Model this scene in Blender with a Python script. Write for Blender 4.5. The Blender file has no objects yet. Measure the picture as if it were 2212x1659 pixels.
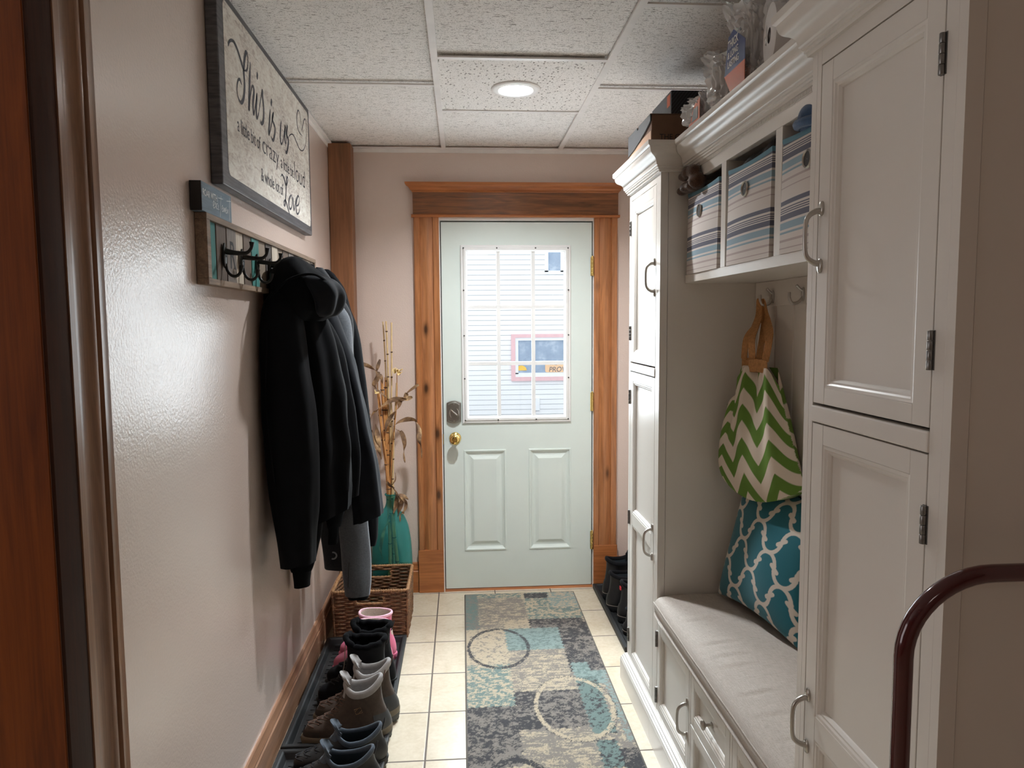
import bpy, bmesh, math, random
import numpy as np
from mathutils import Vector, Matrix, noise
random.seed(7)
S = bpy.context.scene
COL = S.collection
PI = math.pi

# ------------------------------------------------------------------ helpers
def link(o):
    COL.objects.link(o)
    return o

def tag(o, label=None, cat=None, group=None, kind=None):
    if label: o['label'] = label
    if cat: o['category'] = cat
    if group: o['group'] = group
    if kind: o['kind'] = kind
    return o

def worg(o):
    v = Vector((0, 0, 0))
    while o is not None:
        v = v + o.location
        o = o.parent
    return v

def thing(name, label, cat, loc=(0, 0, 0), group=None, kind=None):
    o = bpy.data.objects.new(name, None)
    link(o)
    o.location = loc
    o.empty_display_size = .05
    return tag(o, label, cat, group, kind)

def kids(o):
    return [c for c in bpy.data.objects if c.parent == o]

def copy_tree(o, parent=None):
    c = o.copy()
    link(c)
    if parent is not None: c.parent = parent
    for ch in kids(o): copy_tree(ch, c)
    return c

def crom(pts, n):
    """smooth polyline through pts (Catmull-Rom), n samples per span"""
    P = [Vector(p) for p in pts]
    if len(P) < 3: 
        return [P[0].lerp(P[-1], i / n) for i in range(n + 1)]
    Q = [P[0] * 2 - P[1]] + P + [P[-1] * 2 - P[-2]]
    out = []
    for i in range(1, len(Q) - 2):
        a, b, c, d = Q[i - 1], Q[i], Q[i + 1], Q[i + 2]
        for k in range(n):
            t = k / n
            out.append(.5 * ((2 * b) + (c - a) * t + (2 * a - 5 * b + 4 * c - d) * t * t + (3 * b - a - 3 * c + d) * t ** 3))
    out.append(P[-1])
    return out

class MB:
    def __init__(s):
        s.bm = bmesh.new()
    def box(s, x0, x1, y0, y1, z0, z1):
        v = [s.bm.verts.new((x, y, z)) for x in (x0, x1) for y in (y0, y1) for z in (z0, z1)]
        for f in ((0, 1, 3, 2), (4, 6, 7, 5), (0, 4, 5, 1), (2, 3, 7, 6), (0, 2, 6, 4), (1, 5, 7, 3)):
            s.bm.faces.new([v[i] for i in f])
        return s
    def loft(s, rings, closed=True, cap0=True, cap1=True):
        R = [[s.bm.verts.new(p) for p in r] for r in rings]
        n = len(R[0])
        for a, b in zip(R[:-1], R[1:]):
            for i in range(n if closed else n - 1):
                j = (i + 1) % n
                s.bm.faces.new((a[i], a[j], b[j], b[i]))
        if closed and cap0: s.bm.faces.new(R[0][::-1])
        if closed and cap1: s.bm.faces.new(R[-1])
        return s
    def prism(s, pts, axis, a0, a1):
        """2-D outline swept straight along axis: x -> pts are (y,z), y -> (x,z), z -> (x,y)"""
        def P(p, a):
            return {'x': (a, p[0], p[1]), 'y': (p[0], a, p[1]), 'z': (p[0], p[1], a)}[axis]
        return s.loft([[P(p, a0) for p in pts], [P(p, a1) for p in pts]])
    def tube(s, pts, r, seg=8, flat=1.0, up=None, caps=True, closed=False):
        P = [Vector(p) for p in pts]
        n = len(P)
        rr = r if isinstance(r, (list, tuple)) else [r] * n
        rings = []
        ref = Vector(up) if up else None
        prev = None
        for i in range(n):
            if closed:
                t = P[(i + 1) % n] - P[i - 1]
            else:
                t = P[min(i + 1, n - 1)] - P[max(i - 1, 0)]
            if t.length < 1e-9: t = Vector((0, 0, 1))
            t.normalize()
            if prev is None:
                u = ref if ref else (Vector((0, 0, 1)) if abs(t.z) < .9 else Vector((1, 0, 0)))
            else:
                u = ref if ref else prev
            a = (u - t * u.dot(t))
            if a.length < 1e-6: a = t.orthogonal()
            a.normalize()
            prev = a
            b = t.cross(a)
            rings.append([P[i] + (a * math.cos(2 * PI * k / seg) * flat + b * math.sin(2 * PI * k / seg)) * rr[i] for k in range(seg)])
        if closed:
            rings.append(rings[0])
            R = [[s.bm.verts.new(p) for p in q] for q in rings[:-1]]
            R.append(R[0])
            for a, b in zip(R[:-1], R[1:]):
                for i in range(seg):
                    j = (i + 1) % seg
                    s.bm.faces.new((a[i], a[j], b[j], b[i]))
            return s
        return s.loft(rings, True, caps, caps)
    def lathe(s, prof, c, seg=32, axis='z', caps=True):
        rings = []
        for r, h in prof:
            q = []
            for k in range(seg):
                a = 2 * PI * k / seg
                x, y = r * math.cos(a), r * math.sin(a)
                q.append({'z': (c[0] + x, c[1] + y, c[2] + h), 'y': (c[0] + x, c[1] + h, c[2] + y), 'x': (c[0] + h, c[1] + x, c[2] + y)}[axis])
            rings.append(q)
        return s.loft(rings, True, caps, caps)
    def rings_panel(s, r, steps, fn):
        """concentric rectangles: r=(a0,a1,b0,b1), steps=[(inset,depth)], fn(a,b,d)->point"""
        R = []
        for ins, d in steps:
            a0, a1, b0, b1 = r[0] + ins, r[1] - ins, r[2] + ins, r[3] - ins
            R.append([fn(a0, b0, d), fn(a1, b0, d), fn(a1, b1, d), fn(a0, b1, d)])
        return s.loft(R, True, False, True)
    def sweep(s, prof, path, m0=None, m1=None):
        """profile (out, z) carried along a plan path [(x,y)] with mitred corners; out = right normal of travel"""
        n = len(path)
        rings = []
        for i in range(n):
            p = Vector(path[i])
            def nrm(a, b):
                d = (Vector(b) - Vector(a)).normalized()
                return Vector((d.y, -d.x))
            if i == 0: m = nrm(path[0], path[1])
            elif i == n - 1: m = nrm(path[-2], path[-1])
            else:
                n1, n2 = nrm(path[i - 1], path[i]), nrm(path[i], path[i + 1])
                m = (n1 + n2)
                m = m / max(.2, m.dot(n1))
            if i == 0 and m0: m = Vector(m0)
            if i == n - 1 and m1: m = Vector(m1)
            rings.append([(p.x + m.x * o, p.y + m.y * o, z) for o, z in prof])
        return s.loft(rings)
    def build(s, name, m, parent=None, smooth=None, bevel=0, sub=0, seg=2, xf=None, kind=None, label=None, fix=True):
        bm = s.bm
        if xf is not None: bmesh.ops.transform(bm, matrix=xf, verts=bm.verts)
        if fix: bmesh.ops.recalc_face_normals(bm, faces=bm.faces)
        if parent is not None:
            bmesh.ops.translate(bm, vec=-worg(parent), verts=bm.verts)
        me = bpy.data.meshes.new(name)
        bm.to_mesh(me)
        bm.free()
        if m: me.materials.append(m)
        o = bpy.data.objects.new(name, me)
        link(o)
        if parent is not None: o.parent = parent
        if smooth is not None:
            me.polygons.foreach_set('use_smooth', [True] * len(me.polygons))
            me.set_sharp_from_angle(angle=math.radians(smooth))
        if bevel:
            b = o.modifiers.new('bevel', 'BEVEL')
            b.width = bevel; b.segments = seg; b.limit_method = 'ANGLE'; b.angle_limit = math.radians(40)
            b.harden_normals = False
        if sub:
            q = o.modifiers.new('sub', 'SUBSURF'); q.levels = sub; q.render_levels = sub
        if kind: o['kind'] = kind
        if label: o['label'] = label
        return o

def surf(name, P, m, parent=None, cols=None, wrap_u=False, smooth=True, sub=0, extra=None):
    """P: array (nu,nv,3) grid surface; cols: (nu,nv,3) vertex colours in 'Col'"""
    grids = [P] + (extra or [])
    vs, fs, cs = [], [], []
    base = 0
    for gi, G in enumerate(grids):
        nu, nv = G.shape[:2]
        vs.append(G.reshape(-1, 3))
        idx = np.arange(nu * nv).reshape(nu, nv) + base
        if wrap_u: idx = np.vstack([idx, idx[:1]])
        q = np.stack([idx[:-1, :-1], idx[1:, :-1], idx[1:, 1:], idx[:-1, 1:]], -1).reshape(-1, 4)
        if gi == 1: q = q[:, ::-1]
        fs.append(q)
        base += nu * nv
    V = np.concatenate(vs); F = np.concatenate(fs)
    if parent is not None: V = V - np.array(worg(parent))
    me = bpy.data.meshes.new(name)
    me.from_pydata(V.tolist(), [], F.tolist())
    if cols is not None:
        cc = np.concatenate([c.reshape(-1, 3) for c in (cols if isinstance(cols, list) else [cols] * len(grids))])
        a = me.color_attributes.new('Col', 'FLOAT_COLOR', 'POINT')
        a.data.foreach_set('color', np.hstack([cc, np.ones((len(cc), 1))]).astype(np.float32).ravel())
    if extra:
        bm = bmesh.new(); bm.from_mesh(me)
        bmesh.ops.remove_doubles(bm, verts=bm.verts, dist=1e-5)
        bmesh.ops.recalc_face_normals(bm, faces=bm.faces)
        bm.to_mesh(me); bm.free()
    if m: me.materials.append(m)
    if smooth: me.polygons.foreach_set('use_smooth', [True] * len(me.polygons))
    o = link(bpy.data.objects.new(name, me))
    if parent is not None: o.parent = parent
    if sub:
        q = o.modifiers.new('sub', 'SUBSURF'); q.levels = sub; q.render_levels = sub
    return o

# ------------------------------------------------------------------ materials
def srgb(r, g, b):
    f = lambda c: (c / 255 / 12.92) if c / 255 <= .04045 else ((c / 255 + .055) / 1.055) ** 2.4
    return (f(r), f(g), f(b))

class NM:
    """small node builder"""
    def __init__(s, name):
        s.m = bpy.data.materials.new(name)
        s.m.use_nodes = True
        s.t = s.m.node_tree
        s.b = s.t.nodes['Principled BSDF']
        s.out = s.t.nodes['Material Output']
    def n(s, typ, **kw):
        x = s.t.nodes.new(typ)
        for k, v in kw.items():
            if k in x.inputs.keys(): x.inputs[k].default_value = v
            else: setattr(x, k, v)
        return x
    def l(s, a, b):
        s.t.links.new(a, b)
    def coord(s, scale=(1, 1, 1), kind='Object', loc=(0, 0, 0), rot=(0, 0, 0)):
        if kind == 'World':
            c = s.n('ShaderNodeNewGeometry').outputs['Position']
        else:
            c = s.n('ShaderNodeTexCoord').outputs[kind]
        mp = s.n('ShaderNodeMapping')
        mp.inputs['Scale'].default_value = scale
        mp.inputs['Location'].default_value = loc
        mp.inputs['Rotation'].default_value = rot
        s.l(c, mp.inputs['Vector'])
        return mp.outputs['Vector']
    def noise(s, vec, scale=5, detail=4, rough=.55, dist=0):
        x = s.n('ShaderNodeTexNoise')
        x.inputs['Scale'].default_value = scale; x.inputs['Detail'].default_value = detail
        x.inputs['Roughness'].default_value = rough; x.inputs['Distortion'].default_value = dist
        s.l(vec, x.inputs['Vector'])
        return x.outputs['Fac']
    def ramp(s, fac, stops, interp='LINEAR'):
        r = s.n('ShaderNodeValToRGB')
        e = r.color_ramp.elements
        r.color_ramp.interpolation = interp
        while len(e) < len(stops): e.new(.5)
        for k, (p, c) in enumerate(stops):
            e[k].position = p
            e[k].color = (c[0], c[1], c[2], 1) if not isinstance(c, (int, float)) else (c, c, c, 1)
        s.l(fac, r.inputs['Fac'])
        return r.outputs['Color']
    def mix(s, fac, a, b, mode='MIX'):
        x = s.n('ShaderNodeMix', data_type='RGBA', blend_type=mode)
        for v, i in ((fac, 0), (a, 6), (b, 7)):
            if isinstance(v, (int, float)): x.inputs[i].default_value = v
            elif isinstance(v, tuple): x.inputs[i].default_value = (*v, 1)
            else: s.l(v, x.inputs[i])
        return x.outputs[2]
    def math(s, op, a, b=0.0, c=None):
        x = s.n('ShaderNodeMath', operation=op)
        for v, i in ((a, 0), (b, 1), (c, 2)):
            if v is None: continue
            if isinstance(v, (int, float)): x.inputs[i].default_value = v
            else: s.l(v, x.inputs[i])
        return x.outputs[0]
    def bump(s, h, strength=.3, dist=.002, chain=None):
        x = s.n('ShaderNodeBump')
        x.inputs['Strength'].default_value = strength; x.inputs['Distance'].default_value = dist
        s.l(h, x.inputs['Height'])
        if chain is not None: s.l(chain, x.inputs['Normal'])
        s.l(x.outputs['Normal'], s.b.inputs['Normal'])
        return x.outputs['Normal']
    def col(s, c):
        if isinstance(c, tuple): s.b.inputs['Base Color'].default_value = (*c, 1)
        else: s.l(c, s.b.inputs['Base Color'])
    def set(s, **kw):
        for k, v in kw.items():
            s.b.inputs[k.replace('_', ' ')].default_value = v
        return s

def plain(name, c, rough=.5, metal=0.0, var=.06, vs=12, bs=0, bscale=200, bd=.001, spec=.5, sheen=0):
    k = NM(name)
    v = k.coord()
    f = k.noise(v, vs, 4)
    k.col(k.ramp(f, [(.3, tuple(x * (1 - var) for x in c)), (.7, tuple(min(1, x * (1 + var)) for x in c))]))
    k.set(Roughness=rough, Metallic=metal)
    k.b.inputs['Specular IOR Level'].default_value = spec
    if sheen:
        k.b.inputs['Sheen Weight'].default_value = sheen
        k.b.inputs['Sheen Roughness'].default_value = .4
    if bs: k.bump(k.noise(v, bscale, 3), bs, bd)
    return k.m

def wood(name, light, dark, axis='z', rough=.38, knots=True, grain=1.0, coat=.0, kn=1.0, seed=0.0):
    k = NM(name)
    sc = {'x': (1.2, 14, 14), 'y': (14, 1.2, 14), 'z': (14, 14, 1.2)}[axis]
    v = k.coord(sc, 'World', loc=(seed, seed * 1.7, seed * .6))
    n1 = k.noise(v, 2.2 * grain, 5, .6, 1.2)
    fine = k.noise(k.coord(tuple(x * 6 if x > 5 else x for x in sc), 'World'), 3, 3)
    c = k.ramp(n1, [(.28, dark), (.5, tuple((a + b) / 2 for a, b in zip(light, dark))), (.68, light)])
    c = k.mix(.22, c, k.ramp(fine, [(.35, tuple(x * .55 for x in dark)), (.65, light)]))
    if knots:
        kc = {'x': (1.3, 4.5, 4.5), 'y': (4.5, 1.3, 4.5), 'z': (4.5, 4.5, 1.8)}[axis]
        vo = k.n('ShaderNodeTexVoronoi'); vo.inputs['Scale'].default_value = 1.6 * kn
        k.l(k.coord(kc, 'World', loc=(.3 + seed, .7, .2)), vo.inputs['Vector'])
        kf = k.ramp(vo.outputs['Distance'], [(.045, 1.0), (.1, .35), (.16, 0.0)])
        c = k.mix(kf, c, tuple(x * .25 for x in dark))
    k.col(c)
    k.set(Roughness=rough)
    if coat:
        k.b.inputs['Coat Weight'].default_value = coat; k.b.inputs['Coat Roughness'].default_value = .25
    k.bump(fine, .12, .001)
    return k.m

M = {}
# painted walls: warm pinkish beige, orange-peel roller texture, satin
k = NM('wall_paint'); v = k.coord((1, 1, 1), 'World')
k.col(k.ramp(k.noise(v, 1.3, 3), [(.3, (.64, .525, .465)), (.7, (.67, .555, .49))]))
k.set(Roughness=.32); k.b.inputs['Coat Weight'].default_value = .9; k.b.inputs['Coat Roughness'].default_value = .23
n1 = k.bump(k.noise(v, 150, 3, .5), .34, .0024)
n2 = k.bump(k.noise(v, 3.2, 2), .10, .02, n1)
k.l(n2, k.b.inputs['Coat Normal'])
M['wall'] = k.m
k = NM('cabinet_paint'); v = k.coord((1, 1, 1), 'World')
k.col(k.ramp(k.noise(v, 2, 3), [(.3, (.655, .615, .565)), (.7, (.685, .645, .595))]))
k.set(Roughness=.30)
k.bump(k.noise(k.coord((60, 60, 6), 'World'), 4, 3), .05, .0008)
M['cab'] = k.m
M['cabdark'] = plain('cabinet_interior', (.40, .375, .34), .5)
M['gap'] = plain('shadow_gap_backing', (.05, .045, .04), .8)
M['pine'] = wood('stained_pine', srgb(194, 130, 82), srgb(142, 90, 52), 'z', .36, coat=.1)
M['pinex'] = wood('stained_pine_header', srgb(150, 96, 56), srgb(84, 52, 30), 'x', .36, grain=1.6, coat=.1, knots=True)
M['pinecap'] = wood('stained_pine_cap', srgb(196, 124, 72), srgb(146, 86, 46), 'x', .36, knots=False)
M['post'] = wood('post_pine', srgb(150, 100, 66), srgb(112, 74, 46), 'z', .5, kn=.6)
M['basey'] = wood('stained_pine_base', srgb(178, 134, 106), srgb(136, 98, 74), 'y', .34, knots=False, coat=.15)
M['jamb'] = wood('jamb_pine', srgb(150, 78, 26), srgb(108, 50, 14), 'z', .42, kn=.5, seed=2.3)
M['casing'] = wood('door_casing_stain', srgb(150, 112, 84), srgb(104, 72, 50), 'z', .30, kn=.5, coat=.15, seed=1.1)
M['shadestain'] = wood('shaded_stain', srgb(70, 34, 16), srgb(42, 20, 10), 'z', .4, knots=False)  # darker tone paints in the shade on the bead facing away from the window

# ceiling tile: white mineral board with fissures
def ceiling_mat(name, fissure):
    k = NM(name)
    w = k.coord((1, 1, 1), 'World')
    if fissure:
        a = k.noise(k.coord((26, 120, 26), 'World'), 1.5, 3, .62, .9)
        m1 = k.ramp(a, [(.355, 1.0), (.40, 0.0)])
    else:
        vv = k.n('ShaderNodeTexVoronoi'); vv.inputs['Scale'].default_value = 62
        k.l(k.coord((1, .62, 1), 'World'), vv.inputs['Vector'])
        m1 = k.ramp(vv.outputs['Distance'], [(.16, 1.0), (.26, 0.0)])
    b = k.noise(w, 230, 2, .6)
    m2 = k.ramp(b, [(.35, .75), (.42, 0.0)])
    mm = k.math('MAXIMUM', m1, m2)
    base = k.ramp(k.noise(w, 3, 2), [(.3, (.86, .84, .81)), (.7, (.89, .87, .845))])
    k.col(k.mix(mm, base, (.30, .28, .26)))
    k.set(Roughness=.9)
    k.bump(k.math('MULTIPLY', mm, -1), .5, .004)
    return k.m
M['tile_f'] = ceiling_mat('ceiling_tile_fissured', True)
M['tile_p'] = ceiling_mat('ceiling_tile_pinhole', False)
M['tbar'] = plain('ceiling_grid_white', (.80, .78, .76), .45)

# floor tile
k = NM('floor_tile')
pos = k.n('ShaderNodeNewGeometry').outputs['Position']
sp = k.n('ShaderNodeSeparateXYZ'); k.l(pos, sp.inputs[0])
T = .305
fx = k.math('FRACT', k.math('DIVIDE', k.math('ADD', sp.outputs[0], .1424 + 20 * T), T))
fy = k.math('FRACT', k.math('DIVIDE', k.math('SUBTRACT', sp.outputs[1], 3.562 - 20 * T), T))
ex = k.math('MINIMUM', fx, k.math('SUBTRACT', 1.0, fx))
ey = k.math('MINIMUM', fy, k.math('SUBTRACT', 1.0, fy))
e = k.math('MINIMUM', ex, ey)
grout = k.ramp(e, [(.008, 1.0), (.0125, 0.0)])
ix = k.math('FLOOR', k.math('DIVIDE', k.math('ADD', sp.outputs[0], .1424 + 20 * T), T))
iy = k.math('FLOOR', k.math('DIVIDE', k.math('SUBTRACT', sp.outputs[1], 3.562 - 20 * T), T))
cb = k.n('ShaderNodeCombineXYZ'); k.l(ix, cb.inputs[0]); k.l(iy, cb.inputs[1])
wn = k.n('ShaderNodeTexWhiteNoise'); k.l(cb.outputs[0], wn.inputs['Vector'])
n1 = k.noise(k.coord((1, 1, 1), 'World'), 9, 5, .65, .6)
n2 = k.noise(k.coord((1, 1, 1), 'World'), 60, 3)
c = k.ramp(n1, [(.25, srgb(192, 178, 154)), (.5, srgb(208, 196, 175)), (.75, srgb(220, 209, 190))])
c = k.mix(.25, c, k.ramp(n2, [(.3, srgb(204, 186, 158)), (.7, srgb(238, 228, 210))]))
c = k.mix(k.math('MULTIPLY', wn.outputs['Value'], .22), c, srgb(206, 190, 164))
k.col(k.mix(grout, c, srgb(104, 92, 84)))
rr = k.math('ADD', k.math('MULTIPLY', grout, .5), .27)
k.l(rr, k.b.inputs['Roughness'])
k.bump(k.math('ADD', k.math('MULTIPLY', grout, -1), k.math('MULTIPLY', n1, .15)), .5, .004)
M['floor'] = k.m

M['doorpaint'] = plain('door_paint', srgb(218, 229, 224), .38, var=.02, vs=4)
M['dirtywhite'] = plain('window_frame_white', srgb(232, 233, 232), .4, var=.02)
M['white'] = plain('white_enamel', (.82, .81, .79), .4, var=.01)
M['baffle'] = plain('baffle_white', (.42, .39, .35), .5, var=.01)
M['steel'] = plain('brushed_nickel', (.50, .47, .43), .28, 1.0, .05, 40)
M['pewter'] = plain('satin_nickel', (.36, .34, .31), .36, 1.0, .05, 40)
M['brass'] = plain('polished_brass', (.85, .62, .22), .16, 1.0, .04)
M['iron'] = plain('black_iron', (.012, .011, .010), .38, .3, .1)
M['hingegrey'] = plain('dull_hinge', (.22, .21, .20), .35, .9)
M['rubber'] = plain('black_rubber', (.011, .0115, .0125), .58, 0, .2, 30, .15, 300)
M['screw'] = plain('dark_screw', (.05, .05, .05), .5)
M['black'] = plain('black_fabric', (.0024, .0028, .0040), .8, 0, .25, 20, .25, 900, .0006, .12, .02)
M['navy'] = plain('black_navy_fabric', (.0050, .0064, .0100), .75, 0, .25, 20, .25, 900, .0006, .2, .05)
M['grey'] = plain('heather_grey_fabric', (.105, .115, .130), .85, 0, .18, 160, .25, 900, .0006, .2, .35)
M['greydark'] = plain('dark_grey_fabric', (.03, .032, .036), .85, 0, .18, 160, .2, 900, .0006, .2, .2)

# glass pane : clear, slightly reflective
k = NM('clear_pane')
tr = k.n('ShaderNodeBsdfTransparent'); tr.inputs['Color'].default_value = (.97, .985, .98, 1)
gl = k.n('ShaderNodeBsdfGlossy'); gl.inputs['Roughness'].default_value = .02
fr = k.n('ShaderNodeLayerWeight'); fr.inputs['Blend'].default_value = .5
mx = k.n('ShaderNodeMixShader')
k.l(k.math('ADD', k.math('MULTIPLY', k.math('POWER', fr.outputs['Facing'], 4.0), .5), .02), mx.inputs[0]); k.l(tr.outputs[0], mx.inputs[1]); k.l(gl.outputs[0], mx.inputs[2])
k.l(mx.outputs[0], k.out.inputs['Surface'])
M['pane'] = k.m
# thin clear plastic film
k = NM('plastic_film')
tr = k.n('ShaderNodeBsdfTransparent'); tr.inputs['Color'].default_value = (.93, .93, .94, 1)
gl = k.n('ShaderNodeBsdfGlossy'); gl.inputs['Roughness'].default_value = .07
df = k.n('ShaderNodeBsdfDiffuse'); df.inputs['Color'].default_value = (.9, .9, .9, 1)
m1 = k.n('ShaderNodeMixShader'); m1.inputs[0].default_value = .46
k.l(tr.outputs[0], m1.inputs[1]); k.l(df.outputs[0], m1.inputs[2])
m2 = k.n('ShaderNodeMixShader')
lw = k.n('ShaderNodeLayerWeight'); lw.inputs['Blend'].default_value = .35
k.l(k.math('ADD', k.math('MULTIPLY', lw.outputs['Facing'], .38), .06), m2.inputs[0])
k.l(m1.outputs[0], m2.inputs[1]); k.l(gl.outputs[0], m2.inputs[2])
k.l(m2.outputs[0], k.out.inputs['Surface'])
M['film'] = k.m

def colattr(name, rough=.9, bs=.4, bscale=500, bd=.002, sheen=0.0, nmix=.0, nscale=300):
    k = NM(name)
    a = k.n('ShaderNodeAttribute'); a.attribute_name = 'Col'
    c = a.outputs['Color']
    nz = k.noise(k.coord(), nscale, 2)
    if nmix: c = k.mix(1.0, c, k.ramp(nz, [(.3, 1 - nmix), (.7, 1.0)]), 'MULTIPLY')
    k.col(c); k.set(Roughness=rough)
    k.b.inputs['Specular IOR Level'].default_value = .25
    if sheen: k.b.inputs['Sheen Weight'].default_value = sheen
    k.bump(k.noise(k.coord(), bscale, 2), bs, bd)
    return k.m
# ================================================================== CAMERA
f_px, pitch, yaw, roll, CH = 1567.434, .0833808, .0683257, -.0072537, 1.46388
cp, sp_, cw, sw = math.cos(pitch), math.sin(pitch), math.cos(yaw), math.sin(yaw)
fwd = Vector((sw * cp, cw * cp, -sp_)); rgt = Vector((cw, -sw, 0)); up0 = rgt.cross(fwd)
r_ = rgt * math.cos(roll) + up0 * math.sin(roll); u_ = -rgt * math.sin(roll) + up0 * math.cos(roll)
cam = bpy.data.cameras.new('camera')
cam.sensor_fit = 'HORIZONTAL'; cam.sensor_width = 36; cam.lens = f_px / 2212 * 36
cam.clip_start = .05; cam.clip_end = 200
co = link(bpy.data.objects.new('camera', cam))
m = Matrix((r_, u_, -fwd)).transposed().to_4x4(); m.translation = (0, 0, CH)
co.matrix_world = m
S.camera = co

# ================================================================== ROOM
XL, XR, YF, H = -.665, 1.02, 3.905, 2.378
WD = 3.925  # back of the door leaf
def struct(mb, name, m, label=None, cat=None, **kw):
    o = mb.build(name, m, **kw)
    o['kind'] = 'structure'
    return o

struct(MB().box(-2.7, 2.7, -3.3, YF + .15, -.06, 0), 'floor', M['floor'])
b = MB()
b.box(-2.7, .123, -3.3, YF + .15, H + .012, H + .06).box(.323, 2.7, -3.3, YF + .15, H + .012, H + .06).box(.123, .323, -3.3, 2.821, H + .012, H + .06).box(.123, .323, 3.021, YF + .15, H + .012, H + .06)
struct(b, 'ceiling', M['tile_f'])
struct(MB().box(XL - .115, XL, 1.205, YF + .15, 0, H + .012), 'wall_left', M['wall'])
b = MB()
b.box(XL, -.142, YF, YF + .15, 0, H + .012).box(.742, XR, YF, YF + .15, 0, H + .012).box(-.142, .742, YF, YF + .15, 2.035, H + .012)
struct(b, 'wall_far', M['wall'])
struct(MB().box(XR, XR + .1, .25, YF + .15, 0, H + .012), 'wall_right', M['wall'])
# the room the photographer stands in
struct(MB().box(-2.7, 2.7, -3.3, -3.2, 0, H + .012), 'wall_back', M['wall'])
struct(MB().box(-2.7, -2.6, -3.2, 1.7, 0, H + .012), 'wall_side_left', M['wall'])
struct(MB().box(2.6, 2.7, -3.2, .25, 0, H + .012), 'wall_side_right', M['wall'])
struct(MB().box(-2.6, XL - .115, 1.6, 1.7, 0, H + .012), 'wall_divider', M['wall'])
struct(MB().box(XR + .1, 2.6, .15, .25, 0, H + .012), 'wall_return', M['wall'])

# ceiling grid
b = MB()
for x in (-.083, .530):
    b.box(x - .012, x + .012, -3.2, YF, H - .004, H + .004)
for x0, x1, ys in ((-.071, .518, (2.593, 3.222, 1.97, 1.36, .75, .14)), (XL, -.095, (2.889, 1.67, .45)), (.542, XR, (2.901, 2.145, .92))):
    for y in ys: b.box(x0, x1, y - .011, y + .011, H - .003, H + .003)
struct(b, 'trim_1', M['tbar'])
b = MB()
b.box(XL, XL + .022, 1.2, YF, H - .003, H + .002).box(XL, XL + .003, 1.2, YF, H - .022, H)
b.box(XL + .003, XR, YF - .022, YF, H - .003, H + .002).box(XL + .003, XR, YF - .003, YF, H - .022, H)
struct(b, 'trim_2', M['tbar'])
# the tile that carries the lamp has a pin-hole pattern
b = MB()
sq = []; ci = []
for i in range(64):
    a = 2 * PI * (i + .5) / 64; c_, s_ = math.cos(a), math.sin(a)
    kx = (.518 - .223 if c_ > 0 else .223 + .071) / max(1e-6, abs(c_)); ky = (3.211 - 2.921 if s_ > 0 else 2.921 - 2.604) / max(1e-6, abs(s_))
    q = min(kx, ky); sq.append((.223 + c_ * q, 2.921 + s_ * q)); ci.append((.223 + c_ * .0672, 2.921 + s_ * .0672))
b.loft([[(x, y, H + .0115) for x, y in sq], [(x, y, H + .002) for x, y in sq], [(x, y, H + .002) for x, y in ci], [(x, y, H + .0115) for x, y in ci]], True, False, False)
struct(b, 'trim_3', M['tile_p'])

# recessed lamp
t = thing('recessed_light', 'round white recessed ceiling light with ribbed baffle set in ceiling tile', 'ceiling light', (.223, 2.921, H))
b = MB(); c = (.223, 2.921, H)
b.lathe([(.066, -.004), (.070, -.0075), (.092, -.006), (.0965, -.0025), (.0965, .002), (.066, .002)], c, 64, caps=False)
b.build('trim_ring', M['white'], t, 50)
b = MB(); pr = []
for i in range(9):
    z = -.004 + i * .0055; r = .0665 - i * .0022
    pr += [(r, z), (r - .0006, z + .0042)]
b.lathe(pr, c, 64, caps=False)
b.build('baffle', M['baffle'], t, 20)
b = MB(); b.lathe([(.048, .043), (.03, .0425), (.001, .042)], c, 48)
b.build('lens', M['white'], t, 60)

# baseboards
def base_prof(t0=.016, h=.152):
    return [(0, 0), (t0, 0), (t0, h - .05), (t0 - .004, h - .045), (t0 - .002, h - .036), (t0 - .007, h - .022), (t0 - .008, h - .006), (.004, h), (0, h)]
b = MB(); b.prism([(XL + o, z) for o, z in base_prof()], 'y', 1.385, 3.778)
struct(b, 'baseboard_left', M['basey'], smooth=30)
for i, (x0, x1) in enumerate(((-.545, -.252), (.842, XR))):
    b = MB(); b.prism([(YF - o, z) for o, z in base_prof(.016, .166)], 'x', x0, x1)
    struct(b, 'baseboard_far' + ('_left', '_right')[i], M['pinecap'], smooth=30)

# corner post
b = MB(); b.box(XL + .001, -.55, 3.80, YF, 0, H)
struct(b, 'trim_4', M['post'], bevel=.004)

# ------------------------------------------------------------------ near doorway casing on the left wall
t = thing('trim_5', None, None, (XL, 1.29, 0)); t['kind'] = 'structure'
b = MB(); b.box(-.80, XL - .0005, 1.20, 1.2045, 0, H)
b.build('jamb_board', M['jamb'], t)
b = MB(); b.prism([(XL, 1.2045), (XL, 1.246), (XL + .020, 1.246), (XL + .016, 1.228), (XL + .006, 1.2045)], 'z', 0, H)
b.build('inner_bead', M['shadestain'], t, 30)
P = [(XL, 1.2462), (XL + .0225, 1.2462), (XL + .0225, 1.262), (XL + .017, 1.2645)]
for i in range(9):
    a = i / 8
    P.append((XL + .017 - .006 * math.sin(a * PI), 1.2645 + .052 * a))
P += [(XL + .019, 1.319), (XL + .021, 1.322), (XL + .021, 1.332), (XL + .010, 1.335), (XL + .010, 1.349), (XL + .020, 1.352), (XL + .0195, 1.376), (XL + .016, 1.381), (XL, 1.382)]
b = MB(); b.prism(P, 'z', 0, H)
b.build('fluted_casing', M['casing'], t, 35)

# ================================================================== DOOR
d = thing('door_1', None, None, (.298, YF, 0)); d['kind'] = 'structure'
DX0, DX1, DZ0, DZ1 = -.104, .700, .014, 1.998
YD = 3.896
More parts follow.
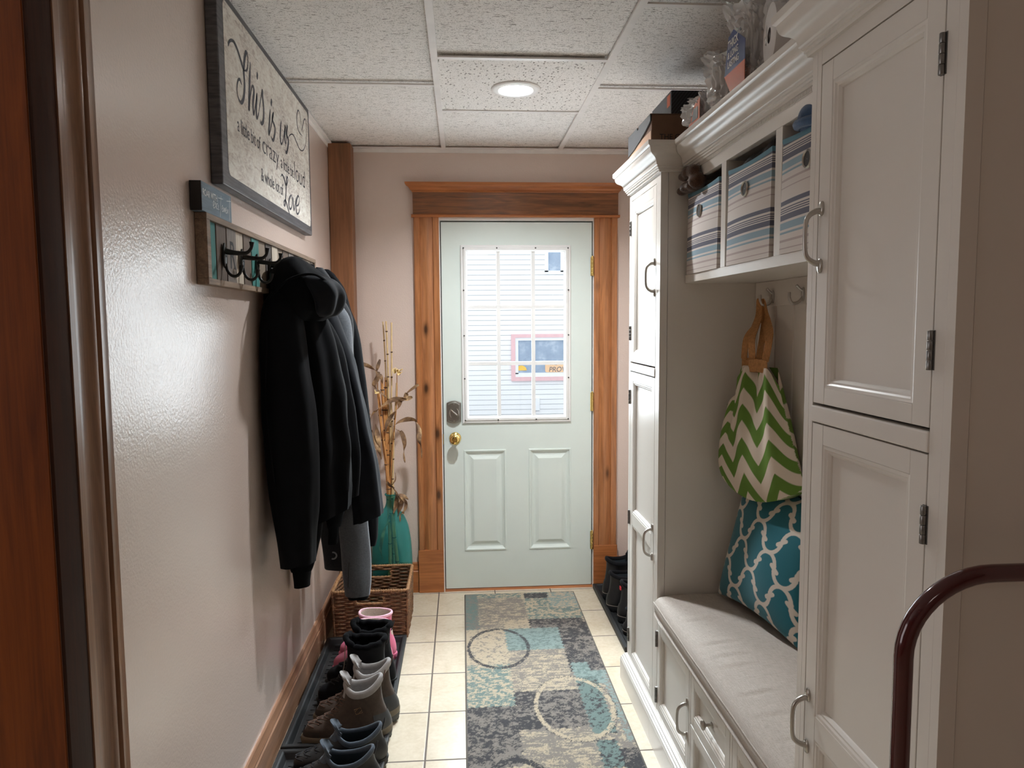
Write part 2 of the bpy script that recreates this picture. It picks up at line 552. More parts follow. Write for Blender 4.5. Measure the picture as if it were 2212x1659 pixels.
# leaf: boards around the light and the two raised panels
lights = (.006, .577, .938, 1.869)
p1 = (.008, .225, .230, .776); p2 = (.362, .581, .230, .776)
b = MB()
xs = [DX0, lights[0], p1[1], p2[0], lights[1], DX1]
b.box(DX0, DX1, YD, WD + .012, lights[3], DZ1)
b.box(DX0, lights[0], YD, WD + .012, lights[2], lights[3]).box(lights[1], DX1, YD, WD + .012, lights[2], lights[3])
b.box(DX0, DX1, YD, WD + .012, p1[3], lights[2])
b.box(DX0, p1[0], YD, WD + .012, p1[2], p1[3]).box(p1[1], p2[0], YD, WD + .012, p1[2], p1[3]).box(p2[1], DX1, YD, WD + .012, p1[2], p1[3])
b.box(DX0, DX1, YD, WD + .012, DZ0, p1[2])
bmesh.ops.remove_doubles(b.bm, verts=b.bm.verts, dist=1e-5)
b.build('leaf', M['doorpaint'], d)
for p in (p1, p2):
    b = MB()
    b.rings_panel((p[0], p[1], p[2], p[3]), [(-.006, 0), (-.004, -.004), (.002, -.004), (.006, .001), (.010, .0035), (.016, .007), (.022, .0075), (.03, .006), (.045, -.0005), (.047, -.001)], lambda a, c_, dd: (a, YD + dd, c_))
    b.build('raised_panel', M['doorpaint'], d)
# glazing frame
b = MB()
fr = (-.003, .586, .928, 1.878)
b.rings_panel(fr, [(0, -.0), (.0, -.007), (.004, -.010), (.012, -.010), (.017, -.015), (.028, -.015), (.032, -.009), (.036, -.006), (.036, .012)], lambda a, c_, dd: (a, YD + dd, c_))
bmesh.ops.delete(b.bm, geom=[f for f in b.bm.faces if len(f.verts) == 4 and f.calc_area() > .3], context='FACES_ONLY')
gf = b.build('glazing_frame', M['dirtywhite'], d)
G = (.033, .550, .964, 1.842)
def muntins(y, w, dp, name):
    b = MB()
    for x in (.197, .384): 
        b.prism([(x - w, y), (x - w * .96, y - dp), (x + w * .96, y - dp), (x + w, y)], 'z', G[2], G[3])
    for z in (1.551, 1.249):
        for xa, xb in ((G[0], .197 - w), (.197 + w, .384 - w), (.384 + w, G[1])):
            b.prism([(y, z - w), (y - dp, z - w * .96), (y - dp, z + w * .96), (y, z + w)], 'x', xa, xb)
    b.build(name, M['dirtywhite'], d)
muntins(YD + .006, .0100, .008, 'muntins')
b = MB(); b.box(G[0] - .006, G[1] + .006, YD + .0085, YD + .0105, G[2] - .006, G[3] + .006)
b.build('pane', M['pane'], d)
b = MB()
for x, z in [(.013, 1.862), (.19, 1.862), (.396, 1.862), (.570, 1.862), (.013, .945), (.19, .945), (.396, .945), (.570, .945), (.012, 1.64), (.012, 1.40), (.012, 1.17), (.572, 1.64), (.572, 1.40), (.572, 1.17)]:
    b.lathe([(.0042, 0), (.0042, -.0012), (.0004, -.0016)], (x, YD - .0148, z), 10, 'y')
b.build('frame_screws', M['screw'], gf)
# knob
b = MB(); c = (-.043, YD, .848)
b.lathe([(.0325, 0), (.0325, -.004), (.028, -.010), (.018, -.013), (.0115, -.018), (.011, -.032), (.016, -.038), (.0255, -.044), (.0285, -.054), (.027, -.064), (.020, -.071), (.013, -.073), (.012, -.0715), (.006, -.0715), (.0055, -.075), (.001, -.0755)], c, 40, 'y')
b.build('knob', M['brass'], d, 40)
# deadbolt with an arched escutcheon
def arch(hw, zb, zt, rise, n=9):
    pts = [(-hw, zb + rise * .0), ]
    pts = []
    for i in range(n + 1):
        a = -1 + 2 * i / n
        pts.append((hw * a, zb - rise * (1 - a * a)))
    for i in range(n + 1):
        a = 1 - 2 * i / n
        pts.append((hw * a, zt + rise * (1 - a * a)))
    return pts
cx_, cz_ = -.048, .990
b = MB()
R = []
for ins, y in ((0, 0), (0, -.008), (.003, -.012), (.006, -.0125), (.0085, -.020), (.0105, -.022)):
    o = arch(.0385 - ins, -.050 + ins, .050 - ins, .012)
    R.append([(cx_ + x, YD + y, cz_ + z) for x, z in o])
b.loft(R)
db = b.build('deadbolt', M['pewter'], d, 30)
b = MB()
for sgn in (-1, 1):
    pts = [(cx_ + sgn * .0235 * math.cos(a), YD - .023, cz_ - .003 + .030 * math.sin(a)) for a in np.linspace(-.9, .9, 12)]
    b.tube(pts, [.0012 + .0026 * math.sin(PI * i / 11) for i in range(12)], 8)
b.build('bolt_guard', M['steel'], db, 60)
b = MB()
b.tube([(cx_ - .013, YD - .022, cz_ + .012), (cx_ - .006, YD - .034, cz_ + .005), (cx_ + .006, YD - .036, cz_ - .005), (cx_ + .016, YD - .030, cz_ - .014)], [.003, .0045, .0055, .004], 8)
b.build('thumb_turn', M['steel'], db, 60)
b = MB()
for z in (-.046, .046): b.lathe([(.0042, 0), (.0042, -.0015), (.001, -.0022)], (cx_, YD - .0218, cz_ + z), 12, 'y')
b.build('bolt_screws', M['steel'], db, 40)
# latch plate on the jamb
b = MB(); b.box(-.1085, -.1045, YD - .004, YD + .002, .815, .872)
b.build('strike_plate', M['brass'], d)
# hinges
for z in (1.765, 1.035, .265):
    b = MB()
    for i in range(5):
        b.lathe([(.0062, .0), (.0066, .001), (.0066, .0185), (.0062, .0195)], (.7035, YD - .006, z - .05 + i * .02), 14)
    b.lathe([(.003, 0), (.0055, .002), (.0055, .005), (.003, .008)], (.7035, YD - .006, z + .049), 12)
    b.box(.694, .7035, YD - .003, YD - .0005, z - .05, z + .05)
    b.build('hinge', M['brass'], d, 40)

# frame, threshold
fr_ = thing('trim_6', None, None, (.298, YF, 0)); fr_['kind'] = 'structure'
b = MB()
b.box(-.1415, -.109, YD - .002, YF + .15, 0, 2.034).box(.7065, .7415, YD - .002, YF + .15, 0, 2.034).box(-.109, .7065, YD - .002, YF + .15, 2.006, 2.034)
b.build('frame_jamb', M['white'], fr_)
b = MB(); b.box(-.109, .7065, WD + .013, WD + .03, .02, 2.006)
bm = b.bm
b.bm.free(); b = MB()
b.box(-.109, -.095, WD + .013, WD + .03, 0, 2.006).box(.692, .7065, WD + .013, WD + .03, 0, 2.006).box(-.095, .692, WD + .013, WD + .03, 1.99, 2.006)
b.build('weather_stop', M['gap'], fr_)
b = MB(); b.prism([(YF - .018, 0), (YF - .012, .010), (YF + .15, .013), (YF + .15, 0)], 'x', -.109, .7065)
b.build('threshold', M['pinecap'], fr_)

# casing
t = thing('trim_7', None, None, (.298, YF, 0)); t['kind'] = 'structure'
def fluted(x0, x1, name):
    w = x1 - x0
    P = [(x0, YF), (x0, YF - .017), (x0 + .003, YF - .020), (x0 + .026, YF - .020), (x0 + .030, YF - .012)]
    for i in range(11):
        a = i / 10
        P.append((x0 + .034 + (w - .072) * a, YF - .013 - .009 * math.sin(PI * a)))
    P += [(x1 - .034, YF - .012), (x1 - .030, YF - .020), (x1 - .003, YF - .020), (x1, YF - .017), (x1, YF)]
    b = MB(); b.prism(P, 'z', .2365, 2.022)
    b.build(name, M['pine'], t, 35)
fluted(-.246, -.1145, 'side_casing'); fluted(.7115, .838, 'side_casing')
for x0, x1 in ((-.250, -.1145), (.7115, .842)):
    b = MB(); b.box(x0, x1, YF - .026, YF, 0, .2365)
    b.build('plinth_block', M['pinecap'], t, bevel=.002)
b = MB(); b.prism([(YF, 2.022), (YF - .030, 2.022), (YF - .034, 2.026), (YF - .034, 2.031), (YF - .030, 2.0355), (YF, 2.0355)], 'x', -.256, .848)
b.build('header_fillet', M['pinecap'], t, 40)
b = MB(); b.box(-.248, .840, YF - .022, YF, 2.0355, 2.150)
b.build('header_board', M['pinex'], t)
P = [(0, 2.150), (.024, 2.150), (.026, 2.156), (.034, 2.160), (.036, 2.168), (.044, 2.175), (.054, 2.180), (.058, 2.186), (.060, 2.197), (.0, 2.197)]
b = MB()
rings = []
for s, x in ((1, -.248), (-1, .840)):
    rings.append([(x - s * max(0, o - .022), YF - o, z) for o, z in P])
b.loft(rings)
b.build('header_crown', M['pinecap'], t, 40)

# ================================================================== OUTSIDE
siding = plain('white_siding', (.80, .80, .82), .6, var=.01, vs=1)
gapm = plain('siding_lap_shadow_gap', (.34, .35, .37), .8)  # grey backing colour stands in for the shade under each clapboard lap
hs = thing('house', 'white clapboard house across the yard with maroon trimmed window', 'house', (1, 13.4, -.6))
b = MB()
YH = 13.4
z = -.6; 
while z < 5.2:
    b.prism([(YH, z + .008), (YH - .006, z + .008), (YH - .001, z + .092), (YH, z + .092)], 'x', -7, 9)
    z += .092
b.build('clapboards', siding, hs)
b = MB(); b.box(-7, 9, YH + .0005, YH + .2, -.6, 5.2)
b.build('lap_shade_sheathing', gapm, hs)
maroon = plain('maroon_trim', srgb(222, 180, 184), .5, var=.03)
pw = plain('painted_sash', (.78, .79, .82), .5, var=.02)
dglass = NM('dark_window_glass'); v = dglass.coord((1, 1, 1), 'World')
dglass.col(dglass.ramp(dglass.noise(v, 5, 4, .6), [(.3, srgb(134, 150, 172)), (.55, srgb(150, 165, 186)), (.75, srgb(188, 198, 210))])); dglass.set(Roughness=.5)
w = None
X0, X1, Z0, Z1 = .905, 2.3, .398, 1.262
b = MB(); t0 = .075
b.box(X0, X1, YH - .05, YH, Z0, Z0 + t0).box(X0, X1, YH - .05, YH, Z1 - .062, Z1).box(X0, X0 + t0, YH - .05, YH, Z0 + t0, Z1 - .062).box(X1 - t0, X1, YH - .05, YH, Z0 + t0, Z1 - .062)
wf = b.build('window_casing', maroon, hs)
b = MB(); s0 = .055
a0, a1, c0, c1 = X0 + t0, X1 - t0, Z0 + t0, Z1 - .062
b.box(a0, a1, YH - .035, YH, c0, c0 + s0 + .02).box(a0, a1, YH - .035, YH, c1 - s0, c1).box(a0, a0 + s0, YH - .035, YH, c0 + s0, c1 - s0).box(a1 - s0, a1, YH - .035, YH, c0 + s0, c1 - s0)
b.build('window_sash', pw, wf)
b = MB(); b.box(a0 + s0, a1 - s0, YH - .012, YH, c0 + s0, c1 - s0)
b.build('window_glass', dglass.m, wf)
b = MB(); b.box(1.535, 1.60, YH - .02, YH, 2.40, 2.95).box(1.825, 1.90, YH - .02, YH, 2.40, 2.95).box(1.535, 1.90, YH - .02, YH, 2.36, 2.425)
wf2 = b.build('window_casing', pw, hs)
b = MB(); b.box(1.60, 1.825, YH - .012, YH, 2.425, 2.95)
b.build('window_glass', dglass.m, wf2)
b = MB(); b.box(1.29, 1.43, YH - .05, YH, -.16, .08)
b.build('vent_cover', pw, hs, bevel=.01)
# sign and ornament lying behind the neighbour's glass, shown at the pane
tan = plain('tan_sign_board', srgb(232, 190, 150), .6, var=.04)
sg = thing('sign_board', 'tan rounded sign in the lower right of the maroon trimmed window', 'sign', (1.8, YH - .012, .55))
b = MB(); P = []
for cxx, czz, a0_ in ((2.12, .715, 0), (1.57, .715, 90), (1.57, .587, 180), (2.12, .587, 270)):
    for i in range(6):
        a = math.radians(a0_ + i * 18); P.append((cxx + .035 * math.cos(a), czz + .035 * math.sin(a)))
b.prism(P, 'y', YH - .020, YH - .0125)
b.build('board', tan, sg)
lett = plain('grey_lettering', srgb(120, 110, 112), .7)

def text_mesh(s, size, name, m, parent, mat, xscale=1.0, bold=0.0, extrude=.0004, align='LEFT', shear=0.0):
    """built-in font laid out along local +x, up +y, then moved by matrix mat"""
    cu = bpy.data.curves.new(name, 'FONT')
    cu.body = s; cu.size = size; cu.align_x = align; cu.extrude = extrude; cu.offset = bold; cu.shear = shear
    ob = bpy.data.objects.new(name, cu); COL.objects.link(ob)
    dg = bpy.context.evaluated_depsgraph_get()
    me = bpy.data.meshes.new_from_object(ob.evaluated_get(dg))
    bpy.data.objects.remove(ob); bpy.data.curves.remove(cu)
    me.name = name
    me.transform(Matrix.Diagonal((xscale, 1, 1, 1)))
    me.transform(mat)
    if parent is not None: me.transform(Matrix.Translation(-worg(parent)))
    me.materials.clear(); me.materials.append(m)
    o = link(bpy.data.objects.new(name, me))
    if parent is not None: o.parent = parent
    return o
def basis(x, y, o):
    x = Vector(x); y = Vector(y); z = x.cross(y)
    mm = Matrix((x, y, z)).transposed().to_4x4(); mm.translation = o
    return mm
text_mesh('THE', .062, 'lettering', lett, sg, basis((1, 0, 0), (0, 0, 1), (1.62, YH - .0205, .685)), 1.2, .001, shear=.2)
text_mesh('PROVIN', .13, 'lettering', lett, sg, basis((1, 0, 0), (0, 0, 1), (1.60, YH - .0205, .563)), .95, .002, shear=.2)
yel = plain('yellow_ornament', srgb(236, 190, 84), .6)
hat = thing('sun_hat', 'small yellow half round ornament behind the neighbouring window glass', 'ornament', (1.09, YH - .012, .63))
b = MB(); b.loft([[(1.09 + .10 * math.cos(a), YH - .02 - dy, .60 + .085 * math.sin(a)) for a in np.linspace(-.1, PI + .1, 16)] for dy in (-.0075, 0)])
b.build('brim', yel, hat)
gr = plain('snowy_ground', (.30, .305, .315), .9, var=.03, vs=.5)
o = MB().box(-14, 16, YF + .16, 30, -.72, -.6).build('ground', gr); o['kind'] = 'structure'

# ================================================================== LIGHT
w = bpy.data.worlds.new('overcast_sky'); S.world = w; w.use_nodes = True
bg = w.node_tree.nodes['Background']; bg.inputs['Color'].default_value = (.86, .93, 1, 1); bg.inputs['Strength'].default_value = .75
def lamp(name, typ, loc, energy, color=(1, 1, 1), **kw):
    L = bpy.data.lights.new(name, typ); L.energy = energy; L.color = color
    for a, v in kw.items(): setattr(L, a, v)
    o = link(bpy.data.objects.new(name, L)); o.location = loc
    return o
s = lamp('sun', 'SUN', (0, -5, 12), .3, (1, .97, .93), angle=.3)
s.rotation_euler = (math.radians(52), 0, math.radians(-18))
# daylight through the glazed door: bright sky high over the yard, plus what the white house opposite sends in level
a = lamp('sky_patch', 'AREA', (.3, 7.5, 4.6), 2250, (.85, .935, 1), shape='RECTANGLE', size=6.5, size_y=3.4)
dv = Vector((.29, 3.9, 1.4)) - a.location
a.rotation_euler = dv.to_track_quat('-Z', 'Y').to_euler()
a = lamp('door_daylight', 'AREA', (.2915, YD + .0125, 1.403), 4.3, (.88, .945, 1), shape='RECTANGLE', size=.515, size_y=.87)
a.rotation_euler = (math.radians(-90), 0, 0)
# fill lamp added inside the unlit recessed light, brightens door and far wall
a = lamp('recess_fill', 'AREA', (.223, 2.921, H + .0320), 17, (.93, .97, 1), shape='DISK', size=.09)
# unseen fill lamp added behind the camera to lift the near surfaces
a = lamp('rear_fill', 'AREA', (.1, -1.7, H - .03), 2.0, (1, .93, .86), shape='DISK', size=.5)

# fill lamp added in the unseen left room to brighten the near cabinet
a = lamp('side_room_fill', 'AREA', (-2.55, .85, 1.45), 6.5, (.97, .97, 1), shape='RECTANGLE', size=1.1, size_y=1.3)
a.rotation_euler = (math.radians(90), 0, math.radians(-90))

vs = S.view_settings
S.display_settings.display_device = 'sRGB'
vs.view_transform = 'Standard'; vs.look = 'None'; vs.exposure = .95; vs.gamma = 1; vs.use_curve_mapping = False
cy = S.cycles
cy.use_denoising = True
try: cy.denoiser = 'OPENIMAGEDENOISE'
except Exception: pass
cy.max_bounces = 14; cy.diffuse_bounces = 11; cy.glossy_bounces = 5; cy.transmission_bounces = 10; cy.transparent_max_bounces = 24
cy.caustics_reflective = False; cy.caustics_refractive = False
cy.sample_clamp_indirect = 12
# ================================================================== CABINETS (right side)
XC = .66      # face plane
XS = .745     # face of the cubby shelf
XB = 1.0      # alcove back
YN0, YN1, YF0, YF1 = .932, 1.356, 2.395, 2.836   # near tower, far tower

def panel_door(parent, name, y0, y1, panels, z0, z1, x=XC, st=.040):
    """frame-and-panel door facing -X; panels = [(za,zb)] recessed fields"""
    b = MB()
    T = .019
    zs = sorted(panels)
    b.box(x, x + T, y0, y0 + st, z0, z1).box(x, x + T, y1 - st, y1, z0, z1)
    edges = [z0] + [v for p in zs for v in p] + [z1]
    for i in range(0, len(edges), 2):
        b.box(x, x + T, y0 + st, y1 - st, edges[i], edges[i + 1])
    o = b.build(name, M['cab'], parent, bevel=.0012)
    for za, zb in zs:
        b = MB()
        b.rings_panel((y0 + st, y1 - st, za, zb), [(0, .0006), (.002, .0012), (.006, .0012), (.009, .004), (.0125, .0045), (.0165, .009), (.0175, .0118)], lambda a, c_, dd: (x + dd, a, c_))
        b.build('panel', M['cab'], o, 20)
    return o

def pull(parent, y, z, x=XC, L=.118, name='handle'):
    """bow pull with oval foot plates"""
    b = MB()
    h = L / 2
    for s in (-1, 1):
        R = []
        for rr, dx in ((1.0, 0), (1.0, -.003), (.8, -.0048), (.3, -.0052)):
            R.append([(x + dx, y + .0085 * rr * math.cos(a), z + s * (h - .007) + .0135 * rr * math.sin(a)) for a in np.linspace(0, 2 * PI, 17)[:-1]])
        b.loft(R)
    pts = crom([(x - .003, y, z - h + .012), (x - .012, y, z - h + .0125), (x - .024, y, z - h + .020), (x - .030, y, z - h * .45), (x - .0315, y, z), (x - .030, y, z + h * .45), (x - .024, y, z + h - .020), (x - .012, y, z + h - .0125), (x - .003, y, z + h - .012)], 6)
    n = len(pts)
    b.tube(pts, [.0062 - .0022 * math.sin(PI * i / (n - 1)) for i in range(n)], 10)
    return b.build(name, M['steel'], parent, 50)

def hinge(parent, y, z, x=XC, L=.056):
    b = MB()
    for i in range(4):
        b.lathe([(.0040, 0), (.0044, .0006), (.0044, L / 4 - .0012), (.0040, L / 4 - .0006)], (x - .0035, y, z - L / 2 + i * L / 4), 12)
    b.box(x - .0012, x + .001, y - .006, y + .006, z - L / 2, z + L / 2)
    return b.build('hinge', M['hingegrey'], parent, 40)

def knob(parent, y, z, x=XC):
    b = MB(); b.lathe([(.0085, 0), (.0085, -.002), (.0045, -.005), (.004, -.016), (.0065, -.019), (.0125, -.022), (.0138, -.0265), (.011, -.0305), (.003, -.032)], (x, y, z), 24, 'x')
    return b.build('knob', M['steel'], parent, 50)

CROWN = [(-.004, 1.956), (.008, 1.956), (.009, 1.962), (.0125, 1.9635), (.0125, 1.9685), (.016, 1.970), (.0165, 1.975), (.0195, 1.9765)]
for i in range(13):
    a = i / 12
    CROWN.append((.0205 + .030 * (a - math.sin(2 * PI * a) * .105) , 1.9775 + .050 * (a + math.sin(2 * PI * a) * .07)))
CROWN += [(.0535, 2.029), (.0565, 2.032), (.0575, 2.036), (.0575, 2.046), (.0, 2.046), (-.004, 2.046)]
def crown(parent, path, m0=None, m1=None):
    b = MB(); b.sweep(CROWN, path, m0, m1)
    return b.build('crown_moulding', M['cab'], parent, 25)

PL = [(0, 0), (.024, 0), (.024, .083), (.0215, .088), (.0215, .093), (.017, .0955), (.0165, .101), (.011, .104), (.0105, .110), (.004, .1135), (0, .1135)]
def plinth(parent, path):
    b = MB(); b.sweep(PL, path)
    return b.build('plinth', M['cab'], parent, 25)

def tower(name, label, y0, y1, free, hinge_side, stile_n, stile_f):
    """free/hinge_side: y of the door edge with handle / hinges"""
    t = thing(name, label, 'cabinet', (.83, (y0 + y1) / 2, 0))
    b = MB()
    # carcass sides with an applied front stile, back, top, floor and a fixed middle shelf
    for ya, yb, s in ((y0, y0 + .018, 1), (y1 - .018, y1, -1)):
        b.box(XC + .0265, XB, ya + (.0015 if s > 0 else 0), yb - (.0015 if s < 0 else 0), .0, 2.03)
        b.box(XC, XC + .025, ya, yb, .0, 2.03)
    b.box(XB - .01, XB + .008, y0, y1, 0, 2.03)
    b.box(XC + .021, XB, y0 + .018, y1 - .018, 2.012, 2.03).box(XC + .021, XB, y0 + .018, y1 - .018, .105, .123).box(XC + .03, XB, y0 + .018, y1 - .018, 1.285, 1.303)
    b.build('carcass', M['cab'], t)
    b = MB()
    b.box(XC, XC + .02, y0 + .018, y0 + stile_n, 0, 2.03).box(XC, XC + .02, y1 - stile_f, y1 - .018, 0, 2.03)
    b.box(XC, XC + .02, y0 + stile_n, y1 - stile_f, 1.929, 2.03).box(XC, XC + .02, y0 + stile_n, y1 - stile_f, 0, .118)
    b.build('face_frame', M['cab'], t, bevel=.001)
    b = MB(); b.box(XC - .0028, XC + .02, y0 + stile_n - .0, y1 - stile_f + .002, 1.2755, 1.3065)
    b.build('middle_rail', M['cab'], t, bevel=.003)
    ya, yb = y0 + stile_n + .002, y1 - stile_f - .002
    du = panel_door(t, 'door', ya, yb, [(1.342, 1.888)], 1.3115, 1.9265)
    dl = panel_door(t, 'door', ya, yb, [(.140, .668), (.716, 1.236)], .1205, 1.273)
    hy = (yb - .014) if free > 0 else (ya + .014)
    pull(du, hy, 1.617); pull(dl, hy, .692)
    gy = (ya - .001) if free > 0 else (yb + .001)
    for z in (1.825, 1.422): hinge(du, gy, z)
    for z in (1.172, .690, .205): hinge(dl, gy, z)
    return t
tn = tower('tall_cabinet', 'tall pale grey cabinet nearest the camera, its handles on the far edge', YN0, YN1, 1, -1, .045, .034)
tf = tower('tall_cabinet', 'tall pale grey cabinet beyond the bench, near the white door', YF0, YF1, -1, 1, .050, .026)
crown(tn, [(XS - .0005, YN1), (XC, YN1), (XC, YN0), (XB, YN0)], (-1, 1))
crown(tf, [(XB, YF1), (XC, YF1), (XC, YF0), (XS - .0005, YF0)], None, (-1, -1))
plinth(tf, [(XB, YF1), (XC, YF1), (XC, YF0 + .0)])
plinth(tn, [(XC, YN1), (XC, YN0), (XB, YN0)])

# ---- bench with doors and drawers
bt = thing('storage_bench', 'pale grey bench with doors and drawers under the cushion', 'bench', (.83, 1.876, 0))
BY0, BY1 = YN1 + .001, YF0 - .001
b = MB()
b.box(XC + .021, XB, BY0, BY1, .43, .459).box(XB - .01, XB + .008, BY0, BY1, 0, .459).box(XC + .021, XB - .01, BY0, BY1, .105, .123)
for y in (BY0, BY1 - .018, 1.685, 2.02): b.box(XC + .021, XB - .01, y, y + .018, 0, .43)
b.build('carcass', M['cab'], bt)
b = MB()
b.box(XC, XC + .02, BY0, BY1, .4365, .459).box(XC, XC + .02, BY0, BY1, 0, .118)
for ya, yb in ((BY0, BY0 + .012), (1.689, 1.703), (2.018, 2.031), (BY1 - .007, BY1)): b.box(XC, XC + .02, ya, yb, .118, .4365)
b.build('face_frame', M['cab'], bt, bevel=.001)
d1 = panel_door(bt, 'door', 2.033, BY1 - .009, [(.150, .405)], .1205, .4345, st=.032)
pull(d1, 2.047, .276)
for z in (.375, .175): hinge(d1, BY1 - .009, z)
d2 = panel_door(bt, 'door', BY0 + .014, 1.687, [(.150, .405)], .1205, .4345, st=.032)
pull(d2, 1.672, .276)
for za, zb in ((.2815, .4345), (.1205, .2785)):
    dr = panel_door(bt, 'drawer', 1.705, 2.016, [(za + .034, zb - .030)], za, zb, st=.030)
    knob(dr, 1.868, (za + zb) / 2 + .002, XC + .012)
plinth(bt, [(XC, BY1), (XC, BY0)])

# ---- upper cubby shelf and back board
ct = thing('cubby_shelf', 'pale grey wall shelf with three cubbies holding striped bins', 'shelf', (.87, 1.876, 1.6))
b = MB()
b.box(XS, XB, BY0, BY1, 1.593, 1.6195)
b.box(XS + .0205, XB, BY0, BY1, 1.930, 1.945).box(XS + .0205, XB, BY0, BY1, 2.030, 2.045)
b.box(XB, XB + .018, BY0, BY1, .459, 2.03)
for y in (1.671, 2.030): b.box(XS, XB, y, y + .036, 1.6195, 1.9138)
b.build('shelf_boards', M['cab'], ct, bevel=.001)
b = MB(); b.box(XS, XS + .02, BY0, BY1, 1.914, 2.03)
b.build('frieze_rail', M['cab'], ct, bevel=.001)
b = MB(); n = 0
b.box(XS - .0035, XS, BY0, BY1, 1.9465, 1.956)
for i in range(150):
    y = BY0 + .004 + i * .00692
    b.box(XS - .0052, XS - .0035, y, y + .0036, 1.9475, 1.955)
b.build('beaded_strip', M['cab'], ct)
crown(ct, [(XS, BY1), (XS, BY0)], (-1, -1), (-1, 1))
# vertical beadboard grooves + hook rail
b = MB()
w_ = .128
y = BY0 + .002
while y < BY1 - .01:
    y1 = min(y + w_ - .004, BY1)
    b.prism([(XB, y), (XB - .0045, y + .003), (XB - .0045, y1 - .003), (XB, y1)], 'z', .459, 1.513)
    y += w_
b.build('back_boards', M['cab'], ct)
b = MB(); b.box(XB - .014, XB, BY0, BY1, 1.513, 1.593)
rail = b.build('hook_rail', M['cab'], ct, bevel=.002)
def coat_hook(parent, y, z, x):
    b = MB()
    R = [[(x + dx, y + .009 * q * math.cos(a), z + .020 * q * math.sin(a)) for a in np.linspace(0, 2 * PI, 17)[:-1]] for q, dx in ((1, 0), (1, -.003), (.7, -.005))]
    b.loft(R)
    b.tube(crom([(x, y, z - .006), (x - .014, y, z - .022), (x - .032, y, z - .026), (x - .042, y, z - .012), (x - .043, y, z + .006)], 6), [.0045] * 25, 8)
    b.tube(crom([(x, y, z + .008), (x - .012, y, z + .016), (x - .022, y, z + .026)], 6), [.004] * 13, 8)
    return b.build('hook', M['steel'], parent, 50)
for y in (2.252, 2.047, 1.84, 1.62): coat_hook(rail, y, 1.542, XB - .014)

# ================================================================== CUSHION
k = NM('linen_cushion'); v = k.coord((1, 1, 1), 'World')
wv = k.noise(k.coord((40, 700, 700), 'World'), 1.0, 2)
wv2 = k.noise(k.coord((700, 40, 700), 'World'), 1.0, 2)
c = k.mix(.5, k.ramp(wv, [(.3, srgb(156, 146, 136)), (.7, srgb(196, 187, 178))]), k.ramp(wv2, [(.3, srgb(160, 150, 141)), (.7, srgb(194, 185, 176))]))
k.col(c); k.set(Roughness=.9)
k.bump(k.math('ADD', wv, wv2), .35, .0012)
M['linen'] = k.m
cu = thing('bench_cushion', 'long cream linen cushion on the bench between the tall cabinets', 'cushion', (.82, 1.876, .4595))
nu, nv = 150, 60
P = np.zeros((nu, nv, 3)); Pb = np.zeros((nu, nv, 3))
X0, X1, Y0, Y1, Z0, Z1 = .643, .990, BY0 + .003, BY1 - .004, .4605, .532
# cross-section outline (front roll) x depth, swept along y with soft ends
def sec(t):
    # t 0..1 round the section: start bottom back, front, top back
    L = [(X1, Z0), (X0 + .03, Z0), (X0 + .008, Z0 + .008), (X0, Z0 + .028), (X0 + .001, Z0 + .045), (X0 + .014, Z1 - .008), (X0 + .04, Z1 - .001), (X0 + .12, Z1 + .005), (X0 + .22, Z1 + .004), (X1 - .02, Z1 - .002), (X1, Z1 - .012)]
    return L
sm = crom([(a, 0, b_) for a, b_ in sec(0)], 6)
nv = len(sm)
P = np.zeros((nu, nv, 3))
for i in range(nu):
    f = i / (nu - 1); y = Y0 + (Y1 - Y0) * f
    e = min(y - Y0, Y1 - y)
    ed = math.sqrt(max(0, 1 - max(0, 1 - e / .03) ** 2))
    for j, q in enumerate(sm):
        zc = (Z0 + Z1) / 2
        z = zc + (q.z - zc) * (.45 + .55 * ed)
        x = q.x + (1 - ed) * .012 * (1 if q.x < X0 + .06 else 0)
        if q.z > Z1 - .02:
            # a few soft creases running in from the front edge
            for yc, amp in ((2.155, .0022), (1.985, .0022), (1.905, .0016), (1.845, .0016), (1.70, .0022), (1.60, .0014), (1.50, .0014)):
                dd = (y - yc - .10 * (x - .72)) / .007
                z -= amp * math.exp(-dd * dd) * math.exp(-((x - .735) / .055) ** 2)
                dd2 = (y - yc - .018 - .10 * (x - .72)) / .012
                z += amp * .9 * math.exp(-dd2 * dd2) * math.exp(-((x - .735) / .055) ** 2)
            z += .0025 * noise.noise((x * 9, y * 5, 0))
        P[i, j] = (x, y, z)
surf('cover', P, M['linen'], cu)
# piping seam and end caps
b = MB(); b.tube([(X0 + .0008, Y0 + .012 + (Y1 - Y0 - .024) * i / 40, Z0 + .047 + .0008 * math.sin(i * .7)) for i in range(41)], .0022, 6)
b.build('seam_piping', M['linen'], cu, 60)
b = MB()
b.bm.free()
for i in (0, nu - 1):
    b = MB(); b.loft([[tuple(P[i, j]) for j in range(nv)]], True, True, False); b.build('end_panel', M['linen'], cu, fix=False)

